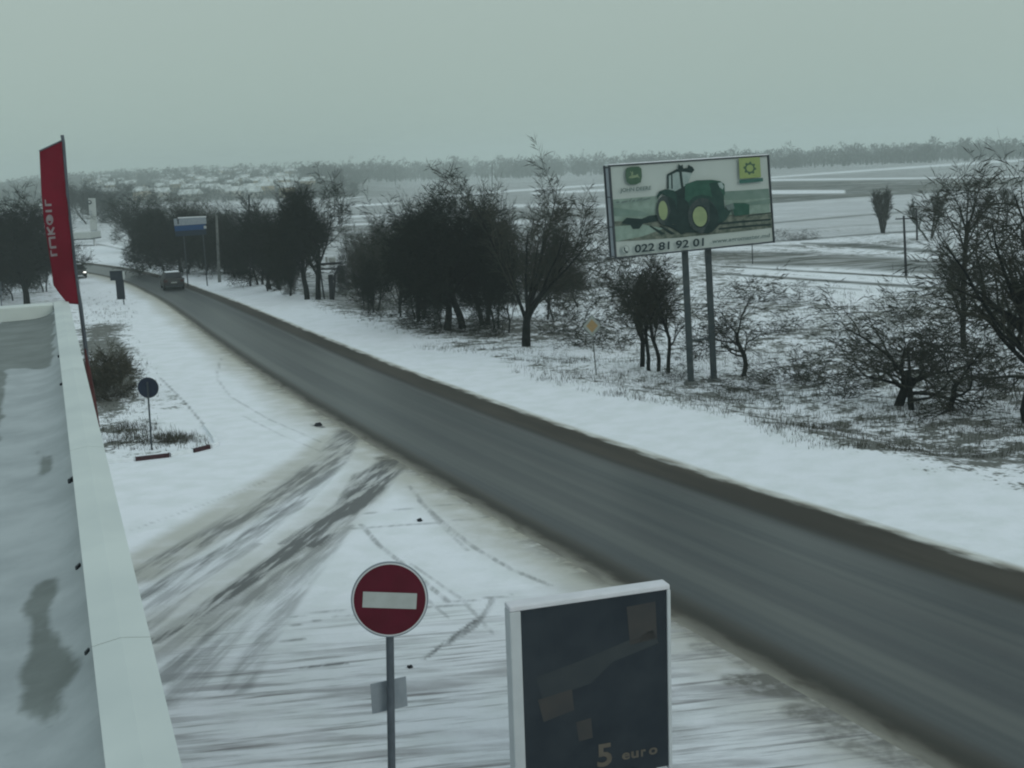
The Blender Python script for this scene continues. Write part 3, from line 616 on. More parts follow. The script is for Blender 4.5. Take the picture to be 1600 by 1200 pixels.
nat(530, 300, 268, 16, 94, 'narrow dark poplar standing above the fields on the skyline', stems=3, fork=.05, spread=.4, up=.9, kids=(10, 6, 4), depth=3, twigr=.10, r0=.25, ratio=.4, mts=('twig_far', 'twig_far'), name='poplar_tree', openness=.3, spray=4, sl=2, sw=.15)
# the wooded roadside on the left: three kinds, copied
kinds = [tree_meshes(100 + q, 8, 8, stems=1 + q % 2, fork=.45, r0=.17, tl=.32, r1=1.4, kids=(8, 7, 6, 4), openness=.7, spread=1.15, ratio=.6, **W_) for q in range(4)]
rows = [(258, 430, 318, 90), (292, 428, 346, 100), (322, 430, 338, 90), (368, 434, 340, 100), (406, 445, 345, 90), 
        (245, 412, 326, 90), (285, 426, 336, 90), (352, 428, 330, 90), (176, 345, 286, 70), (138, 350, 284, 70), (214, 392, 306, 80), (236, 420, 318, 70), (315, 420, 338, 90), (378, 430, 362, 80),
        (385, 428, 332, 80), (455, 462, 378, 70), (585, 488, 400, 60), (625, 495, 350, 80), (655, 503, 330, 90), (560, 462, 372, 60), (418, 455, 390, 60), 
        (4, 442, 326, 90), (-65, 465, 310, 110), (775, 514, 345, 80), (796, 520, 372, 70), (92, 446, 350, 70), (70, 456, 372, 60), (20, 470, 390, 60), (690, 512, 420, 60)]
rgt = random.Random(5)
for n, (px, py, yt, w) in enumerate(sorted(rows)):
    b = g(px, py); m = mpp(b); s = (w * m / 8, w * m / 8, (py - yt) * m / 8)
    place_tree(kinds[n % 4], b, where(px, py, 'dark leafless tree in the thicket'), s=s, rz=rgt.uniform(0, 6.28), group='trees of the roadside thicket' if px > 100 else 'trees left of the flag')
open_kinds = [tree_meshes(120 + q, 8, 8, stems=1 + q, fork=.4, r0=.14, tl=.35, r1=1.3, kids=(8, 6, 5, 4), openness=.7, spread=1.1, ratio=.6, **{**O_, 'spray': 3, 'sl': .7, 'sw': .008, 'twigr': .009}) for q in range(2)]
for n, (px, py, yt, w) in enumerate(sorted([(572, 478, 372, 60), (590, 484, 350, 90), (622, 490, 338, 90), (650, 498, 335, 80), (610, 455, 345, 80), (566, 450, 362, 70), (675, 470, 318, 90), (440, 440, 350, 70), (350, 415, 318, 80), (300, 400, 312, 80), (250, 390, 304, 70), (860, 500, 380, 100), (905, 480, 400, 90)])):
    b = g(px, py); m = mpp(b); s = (w * m / 8, w * m / 8, (py - yt) * m / 8)
    place_tree(open_kinds[n % 2], b, where(px, py, 'thin open crowned bare tree'), s=s, rz=rgt.uniform(0, 6.28), group='open bare trees of the roadside thicket')
# shrubs
sk = [tree_meshes(200 + q, 1.5, 2.2, stems=7, fork=.05, twigr=.003, r0=.012, mts=('twig', 'twig'), kids=(4, 3, 2), depth=3, spread=1.0, openness=2.6, wob=.25, spray=2, sl=.30, sw=.003, rnd=1) for q in range(3)]
sh = [(870, 520, 80, 55), (900, 540, 90, 50), (962, 545, 90, 60), (880, 480, 80, 60), (930, 450, 100, 70), (1100, 560, 80, 45), (1130, 530, 90, 50), (1200, 600, 110, 45), (1235, 590, 110, 60),
      (1275, 600, 120, 60), (1310, 620, 130, 50), (1340, 560, 120, 60), (1490, 655, 150, 60), (1540, 662, 150, 60), (1595, 676, 160, 70), (1290, 540, 100, 50), (1230, 520, 80, 40), (690, 520, 80, 30),
      (770, 525, 80, 30), (1000, 500, 110, 60), (560, 474, 60, 40), (610, 496, 70, 35), (648, 512, 70, 30), (1450, 560, 140, 70), (1520, 600, 160, 70), (1350, 500, 120, 50), (1060, 592, 70, 24),
      (840, 450, 100, 60), (890, 430, 100, 70), (950, 410, 100, 50), (800, 440, 90, 60), (1570, 520, 150, 70), (1420, 500, 120, 60), (1180, 560, 80, 40), (860, 400, 90, 40), (905, 500, 90, 60), (985, 460, 90, 60),
      (1150, 610, 90, 30), (1060, 480, 100, 50), (1250, 470, 110, 30), (1180, 470, 90, 35), (1540, 460, 130, 60), (1585, 600, 150, 80), (700, 460, 80, 60), (640, 440, 80, 50), (600, 430, 80, 45)]
sh = [q for k, q in enumerate(sorted(sh)) if q[0] < 1000 or k % 3]
for n, (px, py, w, h) in enumerate(sorted(sh)):
    b = g(px, py); m = mpp(b)
    place_tree(sk[n % 3], b, where(px, py, 'tangled leafless shrub' if h > 45 else 'low leafless shrub'), 'shrub', 'shrub', s=(w * m / 2.2, w * m / 2.2, h * m / 1.5), rz=rgt.uniform(0, 6.28), group='shrubs in the scrub beyond the road')
b = g(168, 622); m = mpp(b); ish = tree_meshes(301, 78 * m, 90 * m, stems=16, fork=.02, twigr=.007, r0=.012, mts=('straw', 'straw'), kids=(5, 5, 4), depth=3, spread=.8, openness=2.0, spray=2, sl=.3, sw=.006)
place_tree(ish, b, 'dark brown bushy weeds on the island beside the canopy edge', 'weed_bush', 'shrub')
for (px, py, n, lb) in ((1215, 375, 0, 'low brown bush at the field edge nearest the billboard'), (1240, 376, 1, 'middle one of three low brown bushes at the field edge'), (1265, 375, 2, 'low brown bush at the field edge farthest right of the billboard')):
    b = g(px, py); m = mpp(b); place_tree(sk[n], b, lb, 'shrub', 'shrub', s=(34 * m / 2.2, 34 * m / 2.2, 16 * m / 1.5), group='low bushes at the field edge')

# dry grass: clumps of stalks nobody could count
rg = random.Random(9); mb = MB()
def tuft(p, hgt, n, w):
    for _ in range(n):
        a = rg.uniform(0, 6.28); q = p + Vector((math.cos(a), math.sin(a), 0)) * rg.random() * w; l = Vector((rg.gauss(0, .3), rg.gauss(0, .3), 1)) * hgt * rg.uniform(.5, 1.2)
        s = Vector((math.cos(a + 1.5), math.sin(a + 1.5), 0)) * .009
        mb.add([q - s - Vector((0, 0, .03)), q + s - Vector((0, 0, .03)), q + l], [(0, 1, 2)])
cnt = 0
for _ in range(60000):
    px, py = rg.uniform(480, 1680), rg.uniform(430, 720)
    d = ray(px, py); Y = -CH * 1.1 / d.z
    if Y > 110: continue
    x, y = d.x * Y, Y; df = float(road_uv(x, y)[2]); q = float(gnoise(x, y, .35, 31)); q2 = float(gnoise(x, y, .8, 14))
    if 4.0 < df + q < 45 and (q2 > .25 or rg.random() < .35):
        tuft(Vector((x, y, float(H(x, y)))), rg.uniform(.10, .34), 4, .35); cnt += 1
        if cnt > 9000: break
for _ in range(1500):
    px, py = rg.choice([(rg.gauss(230, 45), rg.gauss(690, 7)), (rg.gauss(165, 25), rg.gauss(600, 28)), (rg.gauss(170, 40), rg.gauss(490, 16)), (rg.gauss(200, 30), rg.gauss(672, 7)), (rg.gauss(272, 20), rg.gauss(686, 4)), (rg.gauss(210, 14), rg.gauss(590, 25))])
    if inpoly(np.array([px]), np.array([py]), ISL)[0]:
        b = g(px, py); tuft(b, rg.uniform(.10, .30), 5, .2)
tag(mb.build('dry_grass', M['straw']), 'dry brown grass poking through the snow', 'grass', kind='stuff')
# far woods along the skyline and on the hill
mb = MB(); rg = random.Random(17)
def far_tree(p, h, w, n):
    mb.tube([p, p + Vector((0, 0, h * .6))], [w * .05, w * .02], 3, False)
    for _ in range(n):
        a = rg.uniform(0, 6.28); rr = w * .5 * math.sqrt(rg.random()); z = h * rg.uniform(.15, 1); k = math.sin(min(1, z / h * 1.05) * 3.0) ** .5 if z < h * .98 else .3
        c = p + Vector((math.cos(a) * rr * k, math.sin(a) * rr * k, z)); s = w * rg.uniform(.05, .11); t = Vector((rg.gauss(0, 1), rg.gauss(0, 1), rg.gauss(.6, 1))).normalized() * s * 1.6; q = t.cross(Vector((rg.random(), rg.random(), rg.random()))).normalized() * s * .5
        mb.add([c - t, c + q, c + t], [(0, 1, 2)])
for k in range(1000):
    px = rg.uniform(470, 1640); yb = 283 - (px - 530) * .030 + rg.uniform(-4, 4) if px < 1200 else 262 - (px - 1200) * .042 + rg.uniform(-4, 3)
    if px < 1200: yb = min(yb, 290)
    b = g(px, yb); m = mpp(b); far_tree(b, rg.uniform(13, 28) * m * (1.25 if rg.random() < .1 else 1), rg.uniform(14, 34) * m, 60)
for k in range(1150):
    px = rg.uniform(-60, 560); b = g(px, rg.uniform(279, 322) - .02 * px) 
    if b.y > 2600: continue
    m = mpp(b); far_tree(b, rg.uniform(7, 15) * m, rg.uniform(10, 26) * m, 60)
for k in range(170):
    X = rg.uniform(-700, -150); Y = rg.uniform(1350, 1500); p = Vector((X, Y, float(H(X, Y)))); far_tree(p, rg.uniform(5, 11), rg.uniform(8, 18), 45)
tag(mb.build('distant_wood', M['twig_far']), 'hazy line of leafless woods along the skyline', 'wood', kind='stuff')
# village houses on the hill
hk = []
hm = [mat('house_wall_pale', (.55, .56, .52), .9), mat('house_wall_grey', (.30, .31, .30), .9), mat('house_wall_ochre', (.42, .36, .24), .9)]
M['roofsnow'] = mat('thin_roof_snow', (.62, .66, .66), .8, (.26, .29, .29), .25)
for w, d_, h_, q in ((8, 6, 2.8, 0), (10, 6.5, 2.8, 1), (7, 7, 4.8, 2), (12, 6, 2.8, 0)):
    mb = MB(); mb.box((0, 0, h_ / 2 - .5), (w, d_, h_ + 1)); mb.mi = 1
    e = .5; V = [(-w / 2 - e, -d_ / 2 - e, h_ - .1), (w / 2 + e, -d_ / 2 - e, h_ - .1), (w / 2 + e, d_ / 2 + e, h_ - .1), (-w / 2 - e, d_ / 2 + e, h_ - .1), (-w / 2 - e, 0, h_ + 2.6), (w / 2 + e, 0, h_ + 2.6)]
    mb.add(V, [(0, 1, 5, 4), (2, 3, 4, 5), (1, 2, 5), (3, 0, 4), (3, 2, 1, 0)]); mb.mi = 2
    for xx in (-w * .3, 0, w * .3): mb.box((xx, -d_ / 2 - .02, 1.7), (1.2, .1, 1.3))
    mb.mi = 0; mb.box((w * .25, .5, h_ + 2.2), (.7, .7, 1.8))
    o = mb.build('village_house', [hm[q], M['roofsnow'], M['glass']]); hk.append(o)
hp = []
for k in range(900):
    px, py = rg.choice([(rg.gauss(375, 30), rg.gauss(282, 11)), (rg.gauss(310, 26), rg.gauss(292, 8)), (rg.uniform(120, 520), rg.uniform(268, 318)), (rg.gauss(410, 18), rg.gauss(300, 12)), (rg.gauss(470, 30), rg.gauss(280, 6))])
    b = g(px, py)
    if b.y > 1650 or b.y < 620 or any(abs(b.x - q.x) < 15 and abs(b.y - q.y) < 34 for q in hp): continue
    if abs(math.atan2(b.x, b.y)) > 1: continue
    hp.append(b)
    if len(hp) >= 100: break
for n, b in enumerate(hp):
    if n < 4: o = hk[n]
    else: o = hk[n % 4].copy(); col.objects.link(o)
    o.location = b; o.rotation_euler = (0, 0, rg.uniform(-.6, .6)); tag(o, ['small pale walled', 'small grey walled', 'taller ochre walled', 'long pale walled'][n % 4] + ' village house with a snowy roof on the hazy hillside', 'house', 'village houses on the far hillside')

# ------------------------------------------------------------------ poles and far roadside things
def pole(px0, py0, pxt, pyt, r, mt, label, cross=0, cat='pole', name='utility_pole', grp=None):
    b = g(px0, py0); top = at(pxt, pyt, b.y); t = thing(name, label, cat, b, 0, grp); v = top - b
    MB().tube([(0, 0, -.3), v * .5, v], [r, r * .85, r * .7], 10).build('shaft', mt, t)
    if cross:
        mb = MB(); mb.box(v * .95, (cross, .09, .1)); 
        mb.build('crossarm', mt, t)
        for s in (-.45, 0, .45): MB().tube([v * .95 + Vector((s * cross, 0, .05)), v * .95 + Vector((s * cross, 0, .25))], .035, 6).build('insulator', M['white'], t)
    return t
pole(343, 441, 338, 336, .17, M['concrete'], 'pale grey concrete pole right of the blue road sign')
pole(391, 447, 389, 304, .11, M['wood'], 'tall thin dark wooden pole among the roadside trees')
pole(1416, 431, 1412, 337, .12, M['wood'], 'dark wooden pole standing in the scrub before the fields', 1.4)
pole(1433, 376, 1432, 326, .13, M['wood'], 'thin pole beside the V shaped tree')
pole(1176, 412, 1175, 376, .06, M['wood'], 'short thin post under the right end of the billboard')
pole(769, 300, 769, 256, .25, M['wood'], 'thin mast on the skyline above the broad dark tree', name='mast', cat='mast')
pole(618, 290, 617, 258, .3, M['wood'], 'faint mast on the skyline left of the fields', name='mast', cat='mast')
pole(3, 505, 1, 440, .05, M['steel'], 'thin grey post at the left edge behind the canopy roof', name='post', cat='post')

# white and blue direction board
b = g(322, 447); Y = b.y; b = at(300, 447, Y); b.z = float(H(b.x, b.y)); bo = thing('direction_sign', 'large board above the trees, white upper half and blue lower half', 'road sign', b)
c0 = at(300, 349, Y) - b; k = Y / F
bevel(MB().box(c0 + Vector((0, 0, 3.2 * k)), (50 * k, .1, 11 * k), Matrix.Rotation(R(-1.5), 4, 'Y')).build('white_panel', M['greysign'], bo))
bevel(MB().box(c0 + Vector((-1 * k, .002, -6.6 * k)), (48 * k, .1, 8 * k), Matrix.Rotation(R(-1.5), 4, 'Y')).build('blue_panel', M['blue'], bo))
MB().box(c0 + Vector((-1 * k, .004, -14.8 * k)), (48 * k, .1, 8 * k), Matrix.Rotation(R(-1.5), 4, 'Y')).build('lower_panel', M['blued'], bo)
mb = MB(); mb.box(c0 + Vector((-21 * k, -.07, 3.2 * k)), (2.2 * k, .03, 7 * k)); mb.box(c0 + Vector((-21 * k, -.075, 6.5 * k)), (4 * k, .03, 1.8 * k)); mb.build('arrow_mark', M['dsteel'], bo)
mb = MB(); mb.box(c0 + Vector((20 * k, -.07, -6.6 * k)), (4 * k, .03, 4 * k)); mb.build('pale_mark', M['cream'], bo)
for s in (-15, 15): MB().tube([(c0.x + s * k, .12, -.3), (c0.x + s * k, .12, c0.z + 7 * k)], .06, 8).build('post', M['dsteel'], bo)
# snow on the board's top edge
mb = MB(); mb.box(c0 + Vector((1 * k, 0, 9.4 * k)), (44 * k, .14, 1.4 * k)); bevel(mb.build('snow_ridge', M['snow'], bo), .05)

# old timber stand
b = g(519, 468); k = b.y / F; st = thing('timber_stand', 'dark timber stand with braces, a crossboard and snowy pale boxes on top', 'wooden stand', b)
bevel(MB().box((0, 0, 19 * k), (7 * k, 7 * k, 40 * k)).build('post', M['wood'], st), .02)
for s in (-1, 1): MB().tube([(s * 2 * k, 0, 28 * k), (s * 15 * k, 0, 53 * k)] if s > 0 else [(-12 * k, 0, -1 * k), (-16 * k, 0, 52 * k)], 1.5 * k, 6).build('brace', M['wood'], st)
MB().tube([(3 * k, 0, 5 * k), (8 * k, 0, 42 * k)], 1.8 * k, 6).build('brace', M['wood'], st)
MB().box((0, 0, 56 * k), (40 * k, 9 * k, 3.2 * k), Matrix.Rotation(R(-1), 4, 'Y')).build('crossboard', M['wood'], st)
MB().box((1 * k, 0, 48 * k), (34 * k, 3 * k, 2.5 * k)).build('crossbar', M['wood'], st)
MB().box((-4.5 * k, 0, 62.5 * k), (3 * k, 6 * k, 8.5 * k)).build('pale_box', M['cream'], st)
mb = MB(); mb.box((4.5 * k, 0, 62 * k), (11 * k, 6 * k, 8 * k)); bevel(mb.build('pale_box', M['cream'], st), .1)

# dark sign seen from behind at the road bend
b = g(194, 476); k = b.y / F; sg = thing('road_sign', 'tall dark sign seen from behind beside the far bend of the road', 'road sign', b)
MB().tube([(0, 0, -.2), (-.05, 0, 50 * k)], .05, 8).build('post', M['dsteel'], sg)
bevel(MB().box((-3 * k, -.1, 24 * k), (13 * k, .06, 31 * k)).build('lower_panel', M['backdark'], sg), .03)
bevel(MB().box((-7 * k, -.12, 46 * k), (20 * k, .06, 15 * k)).build('upper_panel', M['backdark'], sg), .15, 4)
MB().box((4.2 * k, -.05, 46 * k), (2.4 * k, .2, 12 * k)).build('pale_edge', M['cream'], sg)
# pillar sign and little canopy of the far station
b = g(149, 378); k = b.y / F; ps = thing('pillar_sign', 'slim white pillar sign with a dark emblem near the far station', 'pillar sign', b)
MB().box((-1 * k, 0, 36 * k), (10 * k, .5, 62 * k), Matrix.Rotation(R(2.0), 4, 'Y')).build('pillar', M['cream'], ps)
q = MB(); q.disc((-1.5 * k, -.45, 61 * k), (0, -1, 0), 3.4 * k, .05, 20); q.build('emblem', M['backdark'], ps)
q = MB(); q.disc((-1.5 * k, -.52, 61.5 * k), (0, -1, 0), 1.6 * k, .05, 16); q.build('emblem_centre', M['cream'], ps)
q = MB(); q.box((-2 * k, -.3, 47 * k), (4 * k, .1, 2 * k)); q.box((-2 * k, -.3, 43 * k), (5 * k, .1, 1.6 * k)); q.box((0, -.3, 14 * k), (7 * k, .1, 8 * k)); q.build('dark_mark', M['greysign'], ps)
b = g(122, 384); k = b.y / F; fcn = thing('far_canopy', 'long flat white roofed forecourt canopy of the far station', 'canopy', b)
MB().box((-2 * k, 0, 16 * k), (62 * k, 6, 9 * k)).build('roof', M['cream'], fcn); MB().box((-2 * k, .1, 10.6 * k), (64 * k, 5.5, 1.6 * k)).build('underside', M['dsteel'], fcn)
for s in (-20, 26): MB().tube([(s * k, 0, -.3), (s * k, 0, 10 * k)], .2, 8).build('column', M['white'], fcn)

# ------------------------------------------------------------------ cars
def make_car(name, label, loc, rz, paint, lit=False):
    t = thing(name, label, 'car', loc, rz)
    L2, Wd = 4.3, 1.78                                                # x forward
    prof = [(-2.15, .35), (-2.2, .75), (-2.12, 1.0), (-1.75, 1.08), (-1.35, 1.48), (-.6, 1.56), (.3, 1.5), (1.0, 1.02), (1.9, .88), (2.15, .7), (2.15, .38)]
    mb = MB(); n = len(prof); V = []
    for x, z in prof:
        inset = .0 if z < 1.05 else .20
        for yy, kk in ((-1, 1), (1, 1)): V.append((x, yy * (Wd / 2 - inset), z))
    mb.add(V, [(2 * i, 2 * i + 1, 2 * i + 3, 2 * i + 2) for i in range(n - 1)] + [tuple(2 * i for i in range(n))[::-1], tuple(2 * i + 1 for i in range(n))] + [(0, 2 * n - 2, 2 * n - 1, 1)])
    bevel(mb.build('body', paint, t), .06, 3)
    q = MB(); q.add([(-1.76, -.62, 1.12), (-1.76, .62, 1.12), (-1.40, .58, 1.45), (-1.40, -.58, 1.45)], [(0, 1, 2, 3)]); q.v = [(x - .03, y, z + .02) for x, y, z in q.v]; q.build('rear_window', M['glass'], t)
    q = MB(); q.add([(.98, .66, 1.05), (.98, -.66, 1.05), (.36, -.58, 1.46), (.36, .58, 1.46)], [(0, 1, 2, 3)]); q.v = [(x + .03, y, z + .02) for x, y, z in q.v]; q.build('windscreen', M['glass'], t)
    for s in (-1, 1):
        q = MB(); q.add([(-1.3, s * .80, 1.05), (.8, s * .80, 1.05), (.25, s * .70, 1.44), (-1.15, s * .70, 1.46)], [(0, 1, 2, 3)]); q.build('side_window', M['glass'], t)
        for x in (-1.35, 1.35):
            w = MB(); w.disc((x, s * .70, .32), (0, s, 0), .32, .2, 20); wo = w.build('wheel', M['rubber'], t)
            w = MB(); w.disc((x, s * .905, .32), (0, s, 0), .19, .01, 16); w.build('rim', M['steel'], wo)
        q = MB(); q.box((-2.19, s * .70, .86), (.08, .3, .18)); q.build('tail_lamp', M['tail'], t)
        q = MB(); q.box((2.13, s * .66, .70), (.08, .32, .16)); q.build('headlight', M['headlit'] if lit else M['lampglass'], t)
        q = MB(); q.box((.75, s * .98, 1.05), (.12, .18, .12)); q.build('wing_mirror', M['dsteel'], t)
    q = MB(); q.box((-2.22, 0, .72), (.03, .5, .11)); q.build('number_plate', M['cream'], t)
    q = MB(); q.box((-2.18, 0, .42), (.12, 1.6, .16)); q.build('bumper', M['dsteel'], t)
    q = MB(); q.box((-.5, 0, 1.565), (1.5, 1.2, .035)); bevel(q.build('roof_snow', M['snow'], t), .015)
    return t
b = g(274, 454, .05); dd = Vector((-.42, 1, 0)); make_car('car', 'dark grey hatchback driving away on the right lane with snowy roof', b + dd.normalized() * 1.9, math.atan2(1, -.36), M['carpaint']).scale = (1.12,) * 3
b = g(124, 436, .05); make_car('car', 'dark oncoming car with a lit headlight half hidden behind the red flag', b + dd.normalized() * 2.2, math.atan2(-1, .42), M['carpaint'], True)

# ------------------------------------------------------------------ priority diamond
b = g(932, 586); k = mpp(b); pr = thing('priority_sign', 'orange and white diamond priority sign on a thin post beyond the road', 'road sign', b)
top = at(925, 509, b.y) - b
MB().tube([(0, 0, -.2), top + Vector((0, .03, -.1))], .03, 8).build('post', M['concrete'], pr)
def diamond(r, y, t, mt, nm):
    V = [top + Vector(v) for v in ((0, y, r * 1.18), (r, y, 0), (0, y, -r * 1.18), (-r, y, 0), (0, y + t, r * 1.18), (r, y + t, 0), (0, y + t, -r * 1.18), (-r, y + t, 0))]
    MB().add(V, [(0, 3, 2, 1), (4, 5, 6, 7), (0, 1, 5, 4), (1, 2, 6, 5), (2, 3, 7, 6), (3, 0, 4, 7)]).build(nm, mt, pr)
diamond(15 * k, -.03, .03, M['dsteel'], 'plate'); diamond(14.2 * k, -.036, .004, M['border'], 'white_border'); diamond(9.0 * k, -.043, .004, M['orange'], 'orange_centre')

# ------------------------------------------------------------------ round sign seen from behind
b = g(237, 703); k = mpp(b); rs_ = thing('round_sign', 'round road sign seen from behind on a thin post on the island', 'road sign', b); top = at(231, 606, b.y) - b
MB().tube([(0, 0, -.2), top + Vector((0, 0, .2))], .032, 8).build('post', M['dsteel'], rs_)
q = MB(); q.disc(top + Vector((0, .04, 0)), (-.1, 1, 0), 15.8 * k, .02, 36); q.build('plate', M['rounddark'], rs_)
q = MB(); c_ = top + Vector((0, .035, 0)); q.tube([c_ + Vector((math.cos(t) * 15.8 * k, 0, math.sin(t) * 15.8 * k)) for t in np.linspace(0, 6.283, 37)], .012, 5, False); q.build('rim', M['dsteel'], rs_)

# ------------------------------------------------------------------ kerbs of the island
def kerb(P, mt, name, label):
    pts = [g(*p) for p in P]; mb = MB()
    V = []
    for n, p in enumerate(pts):
        d = (pts[min(n + 1, len(pts) - 1)] - pts[max(n - 1, 0)]); d.z = 0; d.normalize(); s = Vector((-d.y, d.x, 0)) * .08
        V += [p - s + Vector((0, 0, -.1)), p - s + Vector((0, 0, .13)), p + s + Vector((0, 0, .13)), p + s + Vector((0, 0, -.1))]
    Fs = [(4 * i + a, 4 * i + (a + 1) % 4, 4 * i + 4 + (a + 1) % 4, 4 * i + 4 + a) for i in range(len(pts) - 1) for a in range(4)] + [(0, 1, 2, 3), tuple(4 * (len(pts) - 1) + a for a in (3, 2, 1, 0))]
    o = mb.add(V, Fs).build(name, mt); tag(o, label, 'kerb'); o['kind'] = 'structure'; return bevel(o, .02)
kerb([(212, 720), (238, 717), (264, 714)], M['kerbred'], 'kerb', 'dark red kerb segment below the round sign')
kerb([(302, 707), (326, 701)], M['kerbred'], 'kerb', 'dark red kerb segment at the tip of the island')
kerb([(150, 725), (180, 723), (210, 720.3)], M['snow'], 'kerb', 'snowy white kerb segment beside the canopy'); kerb([(266, 713.6), (300, 707.4)], M['snow'], 'kerb', 'snowy white kerb segment between the red ones')
kerb([(328, 700.5), (339, 696), (334, 684), (322, 668)], M['snow'], 'kerb', 'snowy kerb bending round the tip of the island')

# ------------------------------------------------------------------ red feather flag
FY = 26.0
def flagp(px, py, off=0.0):
    Y = FY + (97 - px) * -.012 + .10 * math.sin(py / 42.0 + px / 30) - off; return at(px, py, Y)
LE = [(222 + 14, 61.5), (260, 62.5), (300, 64.5), (340, 68), (380, 74), (420, 80.5), (445, 83), (455, 90), (474, 105)]
RE = [(220, 98), (260, 101), (300, 104), (340, 108), (380, 112.5), (420, 117), (450, 121.5), (474, 124.5)]
base = Vector((flagp(150, 660).x + .25, FY, 0)); base.z = float(H(base.x, base.y))
ft = thing('feather_flag', 'tall red banner flag on a bowed pole rising beyond the canopy roof edge', 'flag', base)
NR, NC = 60, 10; V = []
for a in range(NR + 1):
    for c2 in range(NC + 1):
        s = c2 / NC; y0 = 236 + (220 - 236) * s; y = y0 + (474 + 2 * s - y0) * a / NR
        xl = np.interp(y, [p[0] for p in LE], [p[1] for p in LE]); xr = np.interp(y, [p[0] for p in RE], [p[1] for p in RE]); V.append(flagp(xl + (xr - xl) * s, y) - base)
mb = MB(); mb.add(V, [(a * (NC + 1) + c2, a * (NC + 1) + c2 + 1, (a + 1) * (NC + 1) + c2 + 1, (a + 1) * (NC + 1) + c2) for a in range(NR) for c2 in range(NC)])
cl = mb.build('banner', M['flagred'], ft, True); sm_ = cl.modifiers.new('s', 'SOLIDIFY'); sm_.thickness = .008
PP = [(97, 211), (99, 222), (102, 262), (105, 302), (109, 342), (113.5, 382), (118, 422), (122, 452), (126, 480), (131, 520), (137, 570), (144, 620), (151, 668)]
pts = [flagp(*p) - base for p in PP]; 
MB().tube([Vector((0, 0, -.2)), Vector((0, 0, pts[-1].z * .5))] + pts[::-1], [.05, .05] + [.045] * 5 + [.035] * 8, 8).build('pole', M['steel'], ft)
MB().tube([flagp(*p, .01) - base for p in ((133, 545), (138, 580), (144, 620), (151, 668))], [.02, .055, .07, .075], 8).build('pole_sleeve', M['fascia'], ft)
MB().tube([flagp(61.5, 236) - base, flagp(98, 219) - base], .018, 6).build('top_rod', M['steel'], ft)
mb = MB()
def letter():
    global mb
    mb.build('letter', M['flagtext'], ft); mb = MB()
def bar(x0, y0, x1, y1, w):                                           # quad stroke on the banner cloth
    d = Vector((x1 - x0, y1 - y0)); n = Vector((-d.y, d.x)).normalized() * w / 2; K = 4
    for k in range(K):
        a, b2 = k / K, (k + 1) / K; q = [(x0 + d.x * t + n.x * s, y0 + d.y * t + n.y * s) for t, s in ((a, -1), (b2, -1), (b2, 1), (a, 1))]
        mb.add([flagp(x, y, .02) - base for x, y in q], [(0, 1, 2, 3)])
bar(70.5, 320.5, 80.5, 320, 3.4); bar(70.5, 312, 71.5, 322, 2); letter()
bar(71, 330, 81, 329.5, 3.6); letter()
for t in range(14):                                                                      # ring letter with a drop shape
    a0, a1 = t * 6.283 / 14, (t + 1) * 6.283 / 14; bar(77.5 + 4.2 * math.cos(a0), 343.5 + 7 * math.sin(a0), 77.5 + 4.2 * math.cos(a1), 343.5 + 7 * math.sin(a1), 3)
bar(76.5, 338, 77, 345, 6); letter()
bar(74.5, 366, 86, 365, 3); bar(79.5, 365, 73.5, 355, 3.2); bar(79.5, 365, 84, 355, 3.2); letter()
bar(77, 372, 86.5, 371, 3.4); bar(78.5, 387, 88, 386, 3.6); bar(77, 371, 79, 387, 2.8); letter()
bar(79.5, 399, 89.5, 398, 3.8); bar(79.4, 391, 80.3, 400, 2); letter()

# ------------------------------------------------------------------ no entry sign
SD = 12.6; SB = Vector((at(612, 1200, SD).x + .02, SD, 0)); SB.z = float(H(SB.x, SB.y)); k = SD / F * 1.045
ne = thing('no_entry_sign', 'round red no entry sign with a white bar on a grey post', 'road sign', SB); cc = at(609, 936, SD) - SB
MB().tube([(0, 0, -.3), at(612, 1200, SD) - SB, cc + Vector((0, .045, .2))], 6.3 * k, 16).build('post', M['steel'], ne)
nrm = (camo.location - (cc + SB)); nrm = Vector((nrm.x * .6 + .4, nrm.y, nrm.z * .25)).normalized()
upv = Vector((-.02, 0, 1))
q = MB(); q.disc(cc, nrm, 60.5 * k, .02, 64); bevel(q.build('rim', M['greysign'], ne), .006)
q = MB(); q.disc(cc + nrm * .021, nrm, 58 * k, .003, 64); q.build('white_edge', M['white'], ne)
q = MB(); q.disc(cc + nrm * .025, nrm, 56 * k, .003, 64); q.build('face', M['red'], ne)
xa = upv.cross(nrm).normalized(); ya = nrm.cross(xa); rl = Matrix.Rotation(R(7.5), 3, nrm); xb = (rl.inverted() @ xa); yb = nrm.cross(xb)
if xb.x < 0: xb = -xb
if yb.z < 0: yb = -yb
a0 = cc + nrm * .029 - yb * 1 * k; V = [a0 + xb * (sx_ * 42 * k) + yb * (sy_ * 12.5 * k) + nrm * z for z in (0, .003) for sx_, sy_ in ((-1, -1), (1, -1), (1, 1), (-1, 1))]
MB().add(V, [(0, 1, 2, 3), (4, 5, 6, 7), (0, 1, 5, 4), (1, 2, 6, 5), (2, 3, 7, 6), (3, 0, 4, 7)]).build('white_bar', M['cream'], ne)
pc = at(608, 1086, SD + .14) - SB; Rm = Matrix.Translation(pc) @ Matrix.Rotation(R(24), 4, 'Z')
bevel(MB().box((0, 0, 0), (60 * k, .012, 51 * k), Rm).build('small_plate', M['greysign'], ne), .004)
for z in (-.1, .1): MB().box((0, -.03, z), (.05, .08, .03), Rm).build('clamp', M['steel'], ne)
for z in (-.12, .12): MB().box(cc + Vector((0, .05, z)), (.15, .08, .03)).build('clamp', M['steel'], ne)

